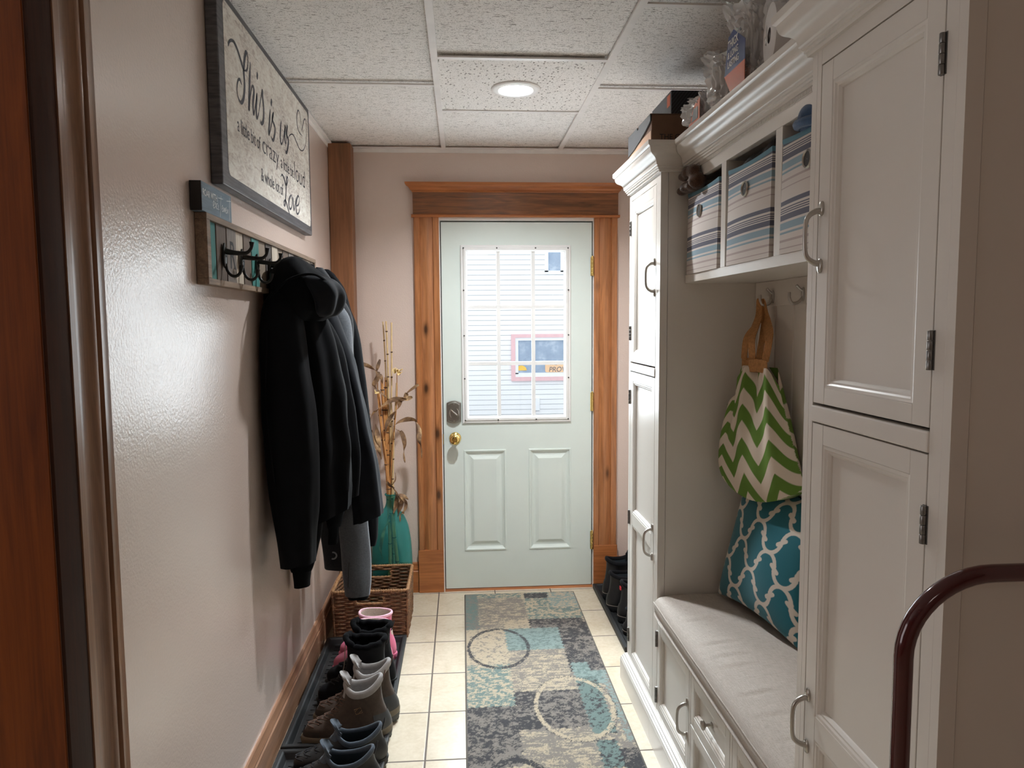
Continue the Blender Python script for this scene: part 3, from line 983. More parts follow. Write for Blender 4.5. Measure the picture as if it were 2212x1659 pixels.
# ================================================================== STRIPED BINS
cols = [(srgb(206, 197, 190), 8), (srgb(92, 92, 106), 4), (srgb(206, 197, 190), 2), (srgb(92, 92, 106), 1), (srgb(206, 197, 190), 1), (srgb(92, 92, 106), 1), (srgb(206, 197, 190), 1),
        (srgb(92, 92, 106), 1), (srgb(206, 197, 190), 1), (srgb(92, 92, 106), 5), (srgb(206, 197, 190), 2), (srgb(136, 158, 170), 6), (srgb(206, 197, 190), 2), (srgb(136, 158, 170), 2), (srgb(206, 197, 190), 5), (srgb(176, 160, 156), 2), (srgb(206, 197, 190), 5),
        (srgb(176, 160, 156), 1), (srgb(206, 197, 190), 3)]
tot = sum(c[1] for c in cols)
def stripe_mat():
    k = NM('striped_canvas')
    tc = k.n('ShaderNodeTexCoord'); sp = k.n('ShaderNodeSeparateXYZ'); k.l(tc.outputs['Object'], sp.inputs[0])
    ph = k.math('FRACT', k.math('ADD', k.math('DIVIDE', sp.outputs[2], -.1365), 10.02))
    vals = []; s = 0
    r = k.n('ShaderNodeValToRGB'); r.color_ramp.interpolation = 'CONSTANT'
    e = r.color_ramp.elements
    while len(e) < len(cols): e.new(.5)
    for i, (cc, wd) in enumerate(cols):
        e[i].position = s / tot; e[i].color = (*cc, 1); s += wd
    k.l(ph, r.inputs['Fac'])
    k.col(r.outputs['Color']); k.set(Roughness=.85)
    k.bump(k.noise(k.coord((1, 1, 1)), 700, 2), .3, .0008)
    return k.m
M['stripe'] = stripe_mat()
M['teal_trim'] = plain('teal_blue_trim', srgb(84, 124, 140), .8)
def make_bin(w):
    t = thing('storage_bin', '', 'storage bin', (0, 0, 0), 'striped canvas bins in the cubbies')
    D, Hh = .245, .262
    N = 20
    # wall: grid running round the bin (front bulges), front at x=0 facing -x
    def ring(z, ins=0.0):
        f = z / Hh; out = []
        bul = .010 * math.sin(PI * min(1, f * 1.05)) 
        hw = w / 2 - ins - .004
        for i in range(N + 1): 
            a = -1 + 2 * i / N
            out.append((-bul * (1 - a * a) + ins + .004 * f, hw * a, z - .010 * (1 - a * a) * (f ** 6) * .6))
        for i in range(1, 9): out.append((ins + (D - 2 * ins) * i / 8, hw, z))
        for i in range(1, N + 1): out.append((D - ins, hw * (1 - 2 * i / N), z))
        for i in range(1, 8): out.append((D - ins - (D - 2 * ins) * i / 8, -hw, z))
        return out
    zs = [0, .004, .03, .08, .13, .18, .22, .25, Hh - .012]
    b = MB(); b.loft([ring(z) for z in zs], True, True, False)
    body = b.build('fabric_body', M['stripe'], t, 40)
    b = MB(); b.loft([ring(Hh - .012), ring(Hh - .006, -.0015), ring(Hh, -.001), ring(Hh, .004), ring(Hh - .012, .004)], True, False, False)
    b.build('top_binding', M['teal_trim'], t, 40)
    b = MB(); b.loft([ring(z, .004) for z in (Hh - .012, .15, .02)], True, False, True)
    b.build('lining', M['teal_trim'], t, 40)
    gz = Hh * .715; gx = -.0050
    b = MB(); b.lathe([(.0165, .0), (.020, -.0015), (.0205, -.0016), (.018, -.005), (.0155, -.0016), (.0150, .002), (.0165, .002)], (gx, 0, gz), 28, 'x', caps=False)
    b.build('grommet', M['steel'], body, 60)
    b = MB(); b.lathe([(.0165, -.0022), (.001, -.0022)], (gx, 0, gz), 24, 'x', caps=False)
    b.build('grommet_hole_shade', M['gap'], body)  # dark disc painted in for the shade inside the grommet
    return t
WB = .292
bn = make_bin(WB)
for i, (ya, yb, lab) in enumerate(((2.066, BY1, 'striped canvas bin in the far cubby with brown fuzzy gloves on top'), (1.707, 2.030, 'striped canvas bin in the middle cubby, its round grommet hole in full view'), (BY0, 1.671, 'striped canvas bin in the nearest cubby with a blue fleece hat on top'))):
    o = bn if i == 0 else copy_tree(bn)
    o.location = (XS - .003, (ya + yb) / 2 + (.012 if i == 2 else 0), 1.6197)
    o['label'] = lab

# contents that stick out of the bins
def lump(name, blobs, m, parent=None, disp=.006, scale=40, res=3, sub=0, vox=.006):
    bm = bmesh.new()
    for (c, r) in blobs:
        mm = Matrix.Translation(c) @ Matrix.Diagonal((*(r if isinstance(r, tuple) else (r, r, r)), 1))
        bmesh.ops.create_icosphere(bm, subdivisions=res, radius=1, matrix=mm)
    for v in bm.verts:
        n = Vector((noise.noise(v.co * scale), noise.noise(v.co * scale + Vector((7, 3, 1))), noise.noise(v.co * scale + Vector((1, 9, 4)))))
        v.co += n * disp
    me = bpy.data.meshes.new(name)
    if parent is not None: bmesh.ops.translate(bm, vec=-worg(parent), verts=bm.verts)
    bm.to_mesh(me); bm.free()
    me.materials.append(m)
    o = link(bpy.data.objects.new(name, me))
    if parent is not None: o.parent = parent
    if vox:
        r = o.modifiers.new('merge', 'REMESH'); r.mode = 'VOXEL'; r.voxel_size = vox; r.use_smooth_shade = True
        q = o.modifiers.new('soft', 'SMOOTH'); q.iterations = 4; q.factor = .5
    else:
        me.polygons.foreach_set('use_smooth', [True] * len(me.polygons))
    return o
M['brownfuzz'] = plain('brown_fleece', (.075, .038, .022), .95, 0, .35, 60, .8, 350, .004, .1, .5)
M['bluefleece'] = plain('blue_fleece', srgb(74, 98, 130), .95, 0, .15, 60, .5, 500, .002, .1, .4)
M['darkknit'] = plain('charcoal_knit', (.035, .033, .033), .95, 0, .3, 60, .6, 300, .003, .1, .3)
ZT = 1.6197 + .262
tag(lump('glove', [((.727, 2.368, ZT + .008), (.022, .024, .015)), ((.732, 2.335, ZT + .014), (.027, .034, .018)), ((.745, 2.30, ZT + .012), (.035, .035, .017))], M['brownfuzz'], None, .005), 'brown fuzzy glove lying lowest on the far striped bin', 'glove')
tag(lump('glove', [((.722, 2.345, ZT + .048), (.020, .026, .015)), ((.722, 2.305, ZT + .055), (.021, .034, .021)), ((.726, 2.262, ZT + .050), (.020, .032, .022)), ((.735, 2.245, ZT + .018), (.030, .030, .026))], M['brownfuzz'], None, .005), 'brown fuzzy glove folded on top of the other, far cubby', 'glove')
tag(lump('scarf', [((.80, 1.92, ZT - .006), (.05, .05, .03)), ((.82, 1.87, ZT + .010), (.05, .06, .03)), ((.82, 1.80, ZT + .012), (.06, .05, .032)), ((.85, 1.85, ZT - .01), (.07, .10, .03))], M['darkknit'], None, .014, 28), 'crumpled charcoal knit scarf stuffed in the middle striped bin', 'scarf')
ht = thing('fleece_hat', 'blue fleece hat on top of the nearest striped bin', 'hat', (.80, 1.56, ZT))
lump('crown', [((.80, 1.555, ZT + .020), (.065, .08, .050)), ((.80, 1.50, ZT + .015), (.06, .08, .050))], M['bluefleece'], ht, .006, 18)
b = MB(); b.tube([(.80 + .068 * math.cos(a), 1.545 + .085 * math.sin(a), ZT + .006 + .010 * math.sin(a)) for a in np.linspace(0, 2 * PI, 33)[:-1]], .011, 8, closed=True)
b.build('brim', M['bluefleece'], ht, 60)
# ================================================================== PATTERNED FABRICS
def lattice_tex(A, B, n=240):
    """raster of an ogee trellis: 1 on the line, over one repeat 2A x 2B"""
    pts = []
    for t in np.linspace(0, PI / 2, 24): pts.append((A / 2 * math.sin(t), -B / 2 * (1 - math.cos(t))))
    q = .17
    pts[-1] = (A / 2, -B / 2 + .10 * B)
    half = pts + [(A / 2 - q * A, -B / 2 + .10 * B), (A / 2 + 0 * A, -B / 2)]
    full = half + [(A - x, -B - y) for x, y in half[::-1][1:]]
    seg = []
    for ox, oy in [(i * A, j * B) for i in range(-3, 5) for j in range(-3, 5) if (i + j) % 2 == 0]:
        for s in (1, -1):
            F = [(ox + s * x, oy + y) for x, y in full]
            seg += list(zip(F[:-1], F[1:]))
    a = np.array([s[0] for s in seg]); b_ = np.array([s[1] for s in seg]); d = b_ - a
    gx, gy = np.meshgrid(np.linspace(0, 2 * A, n, False), np.linspace(0, 2 * B, n, False), indexing='ij')
    G = np.stack([gx.ravel(), gy.ravel()], 1)
    best = np.full(len(G), 9.0)
    for i in range(len(a)):
        w = G - a[i]
        t = np.clip((w @ d[i]) / max(1e-12, d[i] @ d[i]), 0, 1)
        best = np.minimum(best, np.hypot(*(w - t[:, None] * d[i]).T))
    return best.reshape(n, n)

# ---- throw pillow
A_, B_ = .078, .086
TX = lattice_tex(A_, B_)
n = 300
u, v = np.meshgrid(np.linspace(0, 1, n), np.linspace(0, 1, n), indexing='ij')
s_ = .44
iu = (((u - .12) * s_ * .98) % (2 * A_)) / (2 * A_) * 240; iv = (((v + .06) * s_) % (2 * B_)) / (2 * B_) * 240
dist = TX[iu.astype(int) % 240, iv.astype(int) % 240]
line = np.clip((.0066 - dist) / .0016 + .5, 0, 1)[..., None]
teal = np.array(srgb(32, 101, 114)); lite = np.array(srgb(206, 196, 184))
colP = teal * (1 - line) + lite * line
e1 = 1 - np.abs(2 * u - 1) ** 2.4; e2 = 1 - np.abs(2 * v - 1) ** 2.4
th = .068 * np.sqrt(np.clip(e1 * e2, 0, 1)) ** .9
pin = .045 * (np.abs(2 * u - 1) * (1 - np.abs(2 * v - 1) ** 2) ** 1) * np.sign(u - .5)
pin2 = .045 * (np.abs(2 * v - 1) * (1 - np.abs(2 * u - 1) ** 2) ** 1) * np.sign(v - .5)
pu = (u - .5) * s_ - pin * .5; pv = (v - .5) * s_ - pin2 * .5
wr = .004 * np.sin(9 * u + 5 * v) * e1 * e2
# frame: bottom edge runs along y, leaning back on the boards
ex = Vector((.19, -.98, -.02)).normalized()       # left (far) to right (near)
ez = Vector((.24, .06, .97)); ez = (ez - ex * ez.dot(ex)).normalized()
en = ez.cross(ex); 
if en.x > 0: en = -en
C0 = Vector((.903, 2.130, .550)) + ez * (s_ * .475)
def place(th_):
    return np.array(C0) + pu[..., None] * np.array(ex) + pv[..., None] * np.array(ez) + th_[..., None] * np.array(en)
tp = thing('throw_pillow', 'teal pillow with cream trellis pattern leaning in the bench alcove', 'pillow', tuple(C0))
M['pillow'] = colattr('trellis_cotton', .85, .25, 900, .0006, .2)
front = place(th + wr); back = place(-th * .8)
back[..., 0] = np.minimum(back[..., 0], .9935); front[..., 0] = np.minimum(front[..., 0], .9935)
surf('pillow_cover', front, M['pillow'], tp, [colP, np.broadcast_to(teal, colP.shape).copy()], extra=[back])

# ---- tote bag with chevron print
M['tote'] = colattr('chevron_canvas', .9, .3, 800, .0006)
M['jute'] = plain('jute_webbing', srgb(176, 126, 78), .9, 0, .2, 120, .6, 500, .001)
M['toteinside'] = plain('tote_lining', srgb(150, 140, 128), .9)
tt = thing('tote_bag', 'green and cream chevron tote bag hanging from the first alcove hook', 'bag', (.93, 2.25, 1.53))
nu, nv = 220, 200
u, v = np.meshgrid(np.linspace(0, 1, nu), np.linspace(0, 1, nv), indexing='ij')
def chev(u, v, per=.150, amp=.078, rep=.102):
    tri = np.abs(((u * .44 / per) % 1) - .5) * 2
    ph = ((v * .40 + amp * tri) / rep) % 1
    w = np.clip((np.abs(ph - .5) - .25) / .012 + .5, 0, 1)[..., None]
    g = np.array(srgb(98, 130, 56)); cr = np.array(srgb(214, 200, 184))
    return g * (1 - w) + cr * w
gL = Vector((.862, 2.362, 0)); gR = Vector((.972, 1.975, 0))   # bottom corners
ax = (gR - gL); W_ = ax.length; ax.normalize()
nn = Vector((-ax.y * -1, ax.x * -1, 0)); 
nn = Vector((ax.y, -ax.x, 0))
if nn.x > 0: nn = -nn
def sst(a, b_, x):
    t_ = np.clip((x - a) / (b_ - a), 0, 1)
    return t_ * t_ * (3 - 2 * t_)
def tote_face(side, pk):
    top = .232 + .130 * sst(.02, pk, u) - .05 * sst(.88, 1.0, u)
    left = .09 * v; right = 1 - .30 * v
    su = left + (right - left) * u
    zz = .962 + top * v - .050 * (np.sin(PI * u) ** .7) * (1 - v) ** 2 + .030 * ((u - .5) ** 2) * 4 * (1 - v) ** 3
    edge = np.clip(1 - np.abs(2 * u - 1) ** 5, 0, 1)
    bul = (.056 * np.sin(PI * np.clip(v * .92 + .04, 0, 1)) ** .5 * (1 - .72 * v)) * edge + .012 * edge
    fold = .012 * np.sin(u * 15 + 1.5 * v) * (v ** .7) * edge + .006 * np.sin(u * 33 - 3 * v) * edge * v
    off = side * (bul + fold * (1 if side > 0 else .4))
    P = np.array(gL)[None, None, :] + (su * W_)[..., None] * np.array(ax) + off[..., None] * np.array(nn)
    P[..., 2] = zz
    return P
F = tote_face(1, .52); Bk = tote_face(-1, .26)
Bk[0] = F[0]; Bk[-1] = F[-1]; Bk[:, 0] = F[:, 0]
Bk[..., 0] = np.minimum(Bk[..., 0], .990)
surf('bag_body', F, M['tote'], tt, [chev(u, v), chev(u + .2, v)], extra=[Bk])
def pos_on(Fc, uu): return Vector(Fc[int(uu * (nu - 1)), -1])
def strap(pts, wd, name):
    """flat webbing through points, width in y-ish direction"""
    P = crom(pts, 8)
    b = MB(); R = []
    for i, q in enumerate(P):
        t_ = (P[min(i + 1, len(P) - 1)] - P[max(i - 1, 0)]).normalized()
        s = ax - t_ * ax.dot(t_); s.normalize(); nr = t_.cross(s)
        R.append([q + s * wd / 2 + nr * .0012, q - s * wd / 2 + nr * .0012, q - s * wd / 2 - nr * .0012, q + s * wd / 2 - nr * .0012])
    b.loft(R)
    return b.build(name, M['jute'], tt, 40)
hk = Vector((.948, 2.252, 1.530))
for Fc, uu, sd in ((F, .70, 1), (Bk, .34, -1)):
    q = pos_on(Fc, uu)
    if sd > 0:
        strap([q + ax * -.03 + Vector((0, 0, .025)), q + Vector((0, 0, .09)) + ax * -.028 + nn * .004, hk + Vector((-.004, .010, -.05)), hk + Vector((-.002, .006, .002)), hk + Vector((.006, .004, -.01)), hk + Vector((.01, -.012, -.06)), q + ax * .028 + Vector((.012, 0, .09)), q + ax * .03 + Vector((0, 0, .02))], .030, 'strap')
    else:
        strap([q + ax * -.03 + Vector((0, 0, .02)), q + Vector((.0, .008, .09)) + ax * -.012, hk + Vector((.000, .014, -.06)), hk + Vector((.004, .014, .004)), hk + Vector((.014, .006, -.06)), q + ax * .030 + Vector((.008, 0, .02))], .028, 'strap')
    cf = MB(); R = []
    for dz in (-.012, .026):
        R.append([q + ax * sx * .042 + nn * sd * dn + Vector((0, 0, dz - abs(sx) * .004)) for sx, dn in ((-1, .004), (0, .0085), (1, .004), (1, .001), (0, .0035), (-1, .001))])
    cf.loft(R); cf.build('strap_cuff', M['jute'], tt, 40)

# ================================================================== RUG
rx0, rx1, ry0, ry1 = -.003, .589, 1.40, 3.815
nx, ny = 170, 660
gx, gy = np.meshgrid(np.linspace(0, 1, nx), np.linspace(0, 1, ny), indexing='ij')
X = rx0 + (rx1 - rx0) * gx; Y = ry0 + (ry1 - ry0) * gy
BE, GR, TE, BK, LT = (np.array(srgb(*c)) for c in ((206, 190, 164), (146, 138, 130), (120, 141, 137), (62, 62, 66), (150, 169, 166)))
base = np.zeros((nx, ny, 3)); base[:] = GR
alt = np.zeros((nx, ny, 3)); alt[:] = BE; mixp = np.full((nx, ny), .25); kind = np.zeros((nx, ny))
def patch(x0, x1, y0, y1, c, a, p, kd=0):
    jx = .004 * np.sin(Y * 210) ; jy = .003 * np.sin(X * 230)
    mk = (X + jx >= x0) & (X + jx < x1) & (Y + jy >= y0) & (Y + jy < y1)
    base[mk] = c; alt[mk] = a; mixp[mk] = p; kind[mk] = kd
patch(-1, 1, 2.6, 2.995, TE, BE, .42)            # left teal block lower
patch(-1, .064, 3.355, 4, TE, GR, .35)
patch(.064, .309, 3.444, 3.75, GR, BE, .3, 1)
patch(.064, .309, 3.75, 4, TE, BE, .4)
patch(.309, 1, 3.457, 4, TE, BE, .45)
patch(.309, .439, 3.731, 3.80, BK, GR, .15)
patch(.44, 1, 3.60, 3.80, LT, BE, .4)
patch(.186, .309, 3.352, 3.455, BE, GR, .15)
patch(.064, .186, 3.355, 3.455, GR, BE, .3, 1)
patch(.309, .575, 3.39, 3.457, BK, GR, .25)
patch(.309, .46, 3.352, 3.39, GR, BK, .25)
patch(-1, .185, 2.997, 3.356, BE, GR, .16)
patch(.185, .44, 3.123, 3.352, LT, TE, .35)
patch(.185, .447, 2.757, 3.123, GR, BE, .42, 1)
patch(.44, 1, 2.90, 3.41, BK, GR, .38, 2)
patch(.54, 1, 3.13, 3.25, GR, BK, .3)
patch(.447, 1, 2.62, 2.985, LT, TE, .42)
patch(.52, 1, 2.91, 3.05, BK, GR, .4, 2)
patch(.447, .535, 2.44, 2.85, TE, BK, .22)
patch(.535, .56, 2.40, 2.80, GR, BE, .3)
patch(.56, 1, 2.38, 2.88, LT, GR, .4)
patch(.187, .262, 2.652, 2.757, BK, GR, .15)
patch(.262, .447, 2.48, 2.757, GR, BK, .52, 2)
patch(.187, .272, 2.487, 2.573, BK, GR, .12)
patch(.187, .262, 2.573, 2.652, GR, BK, .3)
patch(-1, .187, 2.27, 2.652, BK, GR, .42, 2)
patch(.09, .187, 2.27, 2.44, GR, BK, .35, 2)
patch(.187, .45, 1.95, 2.486, GR, BE, .32, 1)
patch(.449, .52, 2.24, 2.40, TE, BK, .3)
patch(.52, 1, 2.10, 2.345, BK, GR, .25, 2)
patch(-1, .187, 1.9, 2.27, BE, GR, .25)
patch(.45, 1, 1.75, 2.1, TE, BE, .35)
patch(-1, .3, 1.5, 1.9, TE, GR, .4); patch(.3, 1, 1.38, 1.75, BK, GR, .4, 2); patch(-1, .3, 1.38, 1.5, GR, BE, .3, 1)
rng = np.random.default_rng(3)
def fbm(sx, sy, seed):
    out = np.zeros((nx, ny)); 
    for o_, (f, a) in enumerate(((1, .5), (2.1, .3), (4.3, .2))):
        g = np.array([[noise.noise((x * sx * f + seed, y * sy * f, o_ * 3.1)) for y in Y[0]] for x in X[:, 0]]) if False else None
        # value noise on a lattice, fast
        W1 = int(3 + sx * f * .6 + 4); H1 = int(3 + sy * f * 2.5 + 4)
        L = np.random.default_rng(int(seed * 10 + o_)).random((W1 + 2, H1 + 2))
        px = (X - rx0) * sx * f; py = (Y - ry0) * sy * f
        i = np.floor(px).astype(int) % W1; j = np.floor(py).astype(int) % H1
        fx_ = px - np.floor(px); fy_ = py - np.floor(py); fx_ = fx_ * fx_ * (3 - 2 * fx_); fy_ = fy_ * fy_ * (3 - 2 * fy_)
        out += a * ((L[i, j] * (1 - fx_) + L[i + 1, j] * fx_) * (1 - fy_) + (L[i, j + 1] * (1 - fx_) + L[i + 1, j + 1] * fx_) * fy_)
    return out
nA = fbm(70, 90, 1.0); nB = fbm(26, 120, 2.0); nC = fbm(40, 40, 3.0)
nn_ = np.where(kind == 1, .35 * nA + .65 * nB, np.where(kind == 2, .45 * nA + .55 * nC, nA)) + .22 * (rng.random((nx, ny)) - .5)
nn_ = (nn_ - nn_.mean()) / nn_.std()
thr = np.vectorize(lambda p_: {}.get(p_, 0))(mixp) if False else None
from statistics import NormalDist
tab = {p_: NormalDist().inv_cdf(1 - p_) for p_ in np.unique(mixp)}
TH = np.zeros_like(mixp)
for p_, t_ in tab.items(): TH[mixp == p_] = t_
wm = np.clip((nn_ - TH) / .35 + .5, 0, 1)[..., None]
colR = base * (1 - wm) + alt * wm
def ringc(cx, cy, rx_, ry_, wd, c, keep=.8, a0=-9, a1=9):
    global colR
    rr = np.hypot((X - cx) / rx_, (Y - cy) / ry_)
    an = np.arctan2(Y - cy, X - cx)
    mk = (np.abs(rr - 1) < wd) & (rng.random((nx, ny)) < keep) & (an > a0) & (an < a1) & (nA + .2 * rng.random((nx, ny)) > .40)
    colR[mk] = c
ringc(.147, 3.157, .134, .193, .055, BK, .92)
ringc(.41, 2.63, .146, .222, .06, BE, .85)
ringc(.41, 2.63, .156, .235, .03, BK, .25)
ringc(.49, 3.76, .185, .243, .045, BE, .9)
ringc(.16, 2.10, .125, .205, .075, BK, .92)
ringc(.40, 1.75, .14, .21, .06, BE, .85)
bd = np.minimum(np.minimum(X - rx0, rx1 - X), np.minimum(Y - ry0, ry1 - Y))
colR[bd < .007] = np.array(srgb(112, 104, 98))
Zr = np.where(bd < .003, .004, .0085) + .0012 * (rng.random((nx, ny)) - .5)
rt = thing('runner_rug', 'teal, grey and black abstract patterned runner rug on the tile floor', 'rug', ((rx0 + rx1) / 2, (ry0 + ry1) / 2, 0))
M['rug'] = colattr('runner_pile', .95, .8, 600, .004, .2, .25, 260)
surf('pile', np.stack([X, Y, Zr], -1), M['rug'], rt, colR)
b = MB(); b.tube([(rx0 + .003, ry0 + .003, .0042), (rx1 - .003, ry0 + .003, .0042), (rx1 - .003, ry1 - .003, .0042), (rx0 + .003, ry1 - .003, .0042)], .0042, 8, closed=True)
b.build('bound_edge', plain('rug_binding', srgb(104, 98, 92), .9), rt, 40)
# ================================================================== LEFT WALL: SIGN, RACK
FX = -.632
k = NM('distressed_white_boards'); v = k.coord((1, 1, 1), 'World')
n1 = k.noise(k.coord((1, 9, 22), 'World'), 2.4, 6, .7, 1.0); n2 = k.noise(v, 6, 4, .6); n3 = k.noise(k.coord((1, 30, 90), 'World'), 1.5, 4, .6)
c = k.ramp(n1, [(.30, srgb(170, 158, 150)), (.46, srgb(214, 208, 198)), (.6, srgb(228, 226, 218))])
c = k.mix(k.ramp(n2, [(.46, 0.0), (.62, .55)]), c, k.ramp(n3, [(.4, srgb(150, 134, 128)), (.6, srgb(224, 218, 210))]))
k.col(c); k.set(Roughness=.62); M['signboard'] = k.m
k = NM('charcoal_canvas'); v = k.coord((1, 1, 1), 'World')
k.col(k.ramp(k.noise(k.coord((8, 4, 60), 'World'), 2, 5), [(.3, srgb(52, 52, 56)), (.7, srgb(98, 98, 102))])); k.set(Roughness=.5)
k.bump(k.noise(v, 900, 2), .25, .0006); M['canvas'] = k.m
M['ink'] = plain('dark_slate_ink', srgb(60, 62, 72), .6)
sY0, sY1, sZ0, sZ1 = 2.030, 3.192, 1.842, 2.366
sn = thing('wall_sign', 'large white wood-look sign with dark script reading This is us, near the ceiling', 'sign', (XL, 2.61, 2.1))
b = MB(); b.box(XL + .001, FX, sY0, sY1, sZ0, sZ1)
b.build('canvas_block', M['canvas'], sn, bevel=.004)
def round_rect(y0, y1, z0, z1, r, n=6):
    P = []
    for cy_, cz_, a0 in ((y1 - r, z1 - r, 0), (y0 + r, z1 - r, 90), (y0 + r, z0 + r, 180), (y1 - r, z0 + r, 270)):
        for i in range(n + 1):
            a = math.radians(a0 + 90 * i / n); P.append((cy_ + r * math.cos(a), cz_ + r * math.sin(a)))
    return P
b = MB(); b.prism(round_rect(sY0 + .050, sY1 - .026, sZ0 + .034, sZ1 - .022, .022), 'x', FX - .002, FX + .0006)
b.build('printed_field', M['signboard'], sn)
def stroke(mb, pts, w0, x, thin=.45, n=8):
    """calligraphic ribbon lying on a wall plane x = const; pts are (y,z)"""
    P = crom([(0, a, c_) for a, c_ in pts], n)
    N = len(P); R = []
    for i, q in enumerate(P):
        t_ = P[min(i + 1, N - 1)] - P[max(i - 1, 0)]
        t_.normalize()
        w = w0 * (thin + (1 - thin) * max(0, -t_.z) ** .8 + .25 * abs(t_.y) * (1 - thin))
        e = min(i, N - 1 - i) / max(1, N - 1)
        w *= min(1, .35 + e * 9)
        nr = Vector((0, -t_.z, t_.y))
        R.append((q + nr * w, q - nr * w))
    for i in range(N - 1):
        (a, b_), (c_, d_) = R[i], R[i + 1]
        vv = [mb.bm.verts.new((x, p_.y, p_.z)) for p_ in (a, b_, d_, c_)]
        mb.bm.faces.new(vv)
ST = {'T1': [(2.112, 2.228), (2.128, 2.247), (2.15, 2.258), (2.172, 2.26), (2.201, 2.25), (2.23, 2.231), (2.256, 2.211)],
 'T2': [(2.256, 2.211), (2.292, 2.227), (2.304, 2.259), (2.298, 2.276), (2.284, 2.272), (2.266, 2.245), (2.256, 2.207), (2.259, 2.17), (2.246, 2.132), (2.221, 2.11), (2.196, 2.111), (2.181, 2.131), (2.192, 2.16), (2.211, 2.172), (2.231, 2.163)],
 'h': [(2.328, 2.261), (2.313, 2.195), (2.296, 2.109), (2.315, 2.156), (2.341, 2.194), (2.358, 2.185), (2.342, 2.141), (2.347, 2.112), (2.371, 2.149), (2.393, 2.19)],
 'i': [(2.393, 2.19), (2.377, 2.134), (2.382, 2.109), (2.407, 2.135)], 'dot': [(2.406, 2.256), (2.397, 2.234)],
 's': [(2.407, 2.135), (2.437, 2.189), (2.455, 2.217), (2.458, 2.195), (2.466, 2.16), (2.455, 2.121), (2.428, 2.106), (2.419, 2.116)],
 'i2': [(2.55, 2.185), (2.525, 2.115), (2.523, 2.095), (2.551, 2.127), (2.594, 2.188)], 'dot2': [(2.573, 2.224), (2.562, 2.200)],
 's2': [(2.594, 2.188), (2.574, 2.158), (2.606, 2.138), (2.588, 2.101), (2.567, 2.088), (2.548, 2.096)],
 'u': [(2.699, 2.188), (2.676, 2.128), (2.691, 2.105), (2.721, 2.13), (2.758, 2.186), (2.742, 2.14), (2.758, 2.118)],
 's3': [(2.758, 2.118), (2.794, 2.193), (2.77, 2.162), (2.800, 2.143), (2.777, 2.103), (2.755, 2.09), (2.742, 2.099)],
 'sw': [(2.793, 2.145), (2.824, 2.169), (2.88, 2.185), (2.934, 2.172), (2.991, 2.157), (3.053, 2.167), (3.109, 2.209), (3.137, 2.276), (3.123, 2.304), (3.092, 2.299), (3.062, 2.267), (3.038, 2.237)],
 'ht': [(3.038, 2.237), (3.024, 2.278), (3.0, 2.304), (2.975, 2.3), (2.957, 2.27), (2.962, 2.235), (2.993, 2.223), (3.048, 2.221)]}
LV_ = {'L': [(2.664, 1.985), (2.685, 1.997), (2.713, 1.989), (2.741, 1.97), (2.773, 1.996), (2.759, 2.003), (2.743, 1.973), (2.734, 1.938), (2.717, 1.9), (2.7, 1.892), (2.699, 1.904), (2.727, 1.913), (2.76, 1.89), (2.787, 1.872)],
 'o': [(2.814, 1.948), (2.786, 1.93), (2.775, 1.909), (2.788, 1.894), (2.814, 1.901), (2.833, 1.926), (2.823, 1.946), (2.814, 1.948)],
 'v': [(2.842, 1.947), (2.85, 1.924), (2.857, 1.899), (2.884, 1.929), (2.899, 1.957)],
 'e': [(2.899, 1.921), (2.937, 1.933), (2.955, 1.956), (2.935, 1.966), (2.906, 1.943), (2.893, 1.91), (2.911, 1.893), (2.943, 1.905), (2.963, 1.929)]}
TXP = FX + .0012
b = MB()
for kk, pts in ST.items(): stroke(b, pts, .0042 if kk in ('sw', 'ht') else .0078, TXP, .40)
for kk, pts in LV_.items(): stroke(b, pts, .0060, TXP, .5)
b.build('script_lettering', M['ink'], sn, fix=False)
def wall_text(s, y0, y1, z, size, m=None, par=sn, bold=.0, x=TXP):
    """text on the left wall, read left to right from y0 to y1"""
    o = text_mesh(s, size, 'lettering', m or M['ink'], par, basis((0, 1, 0), (0, 0, 1), (x, y0, z)), 1.0, bold, .0001)
    ys = [v.co.y for v in o.data.vertices]; a, b_ = min(ys), max(ys)
    t0 = y0 - worg(par).y
    for v in o.data.vertices: v.co.y = t0 + (v.co.y - a) * (y1 - y0) / (b_ - a)
    return o
wall_text('a little bit of', 2.172, 2.412, 2.018, .060)
wall_text('crazy', 2.437, 2.645, 2.018, .086, bold=-.0009)
wall_text('a little bit', 2.672, 2.868, 2.020, .062)
wall_text('loud', 2.884, 3.066, 2.018, .100, bold=-.0009)
wall_text('& whole lot of', 2.408, 2.695, 1.924, .060)

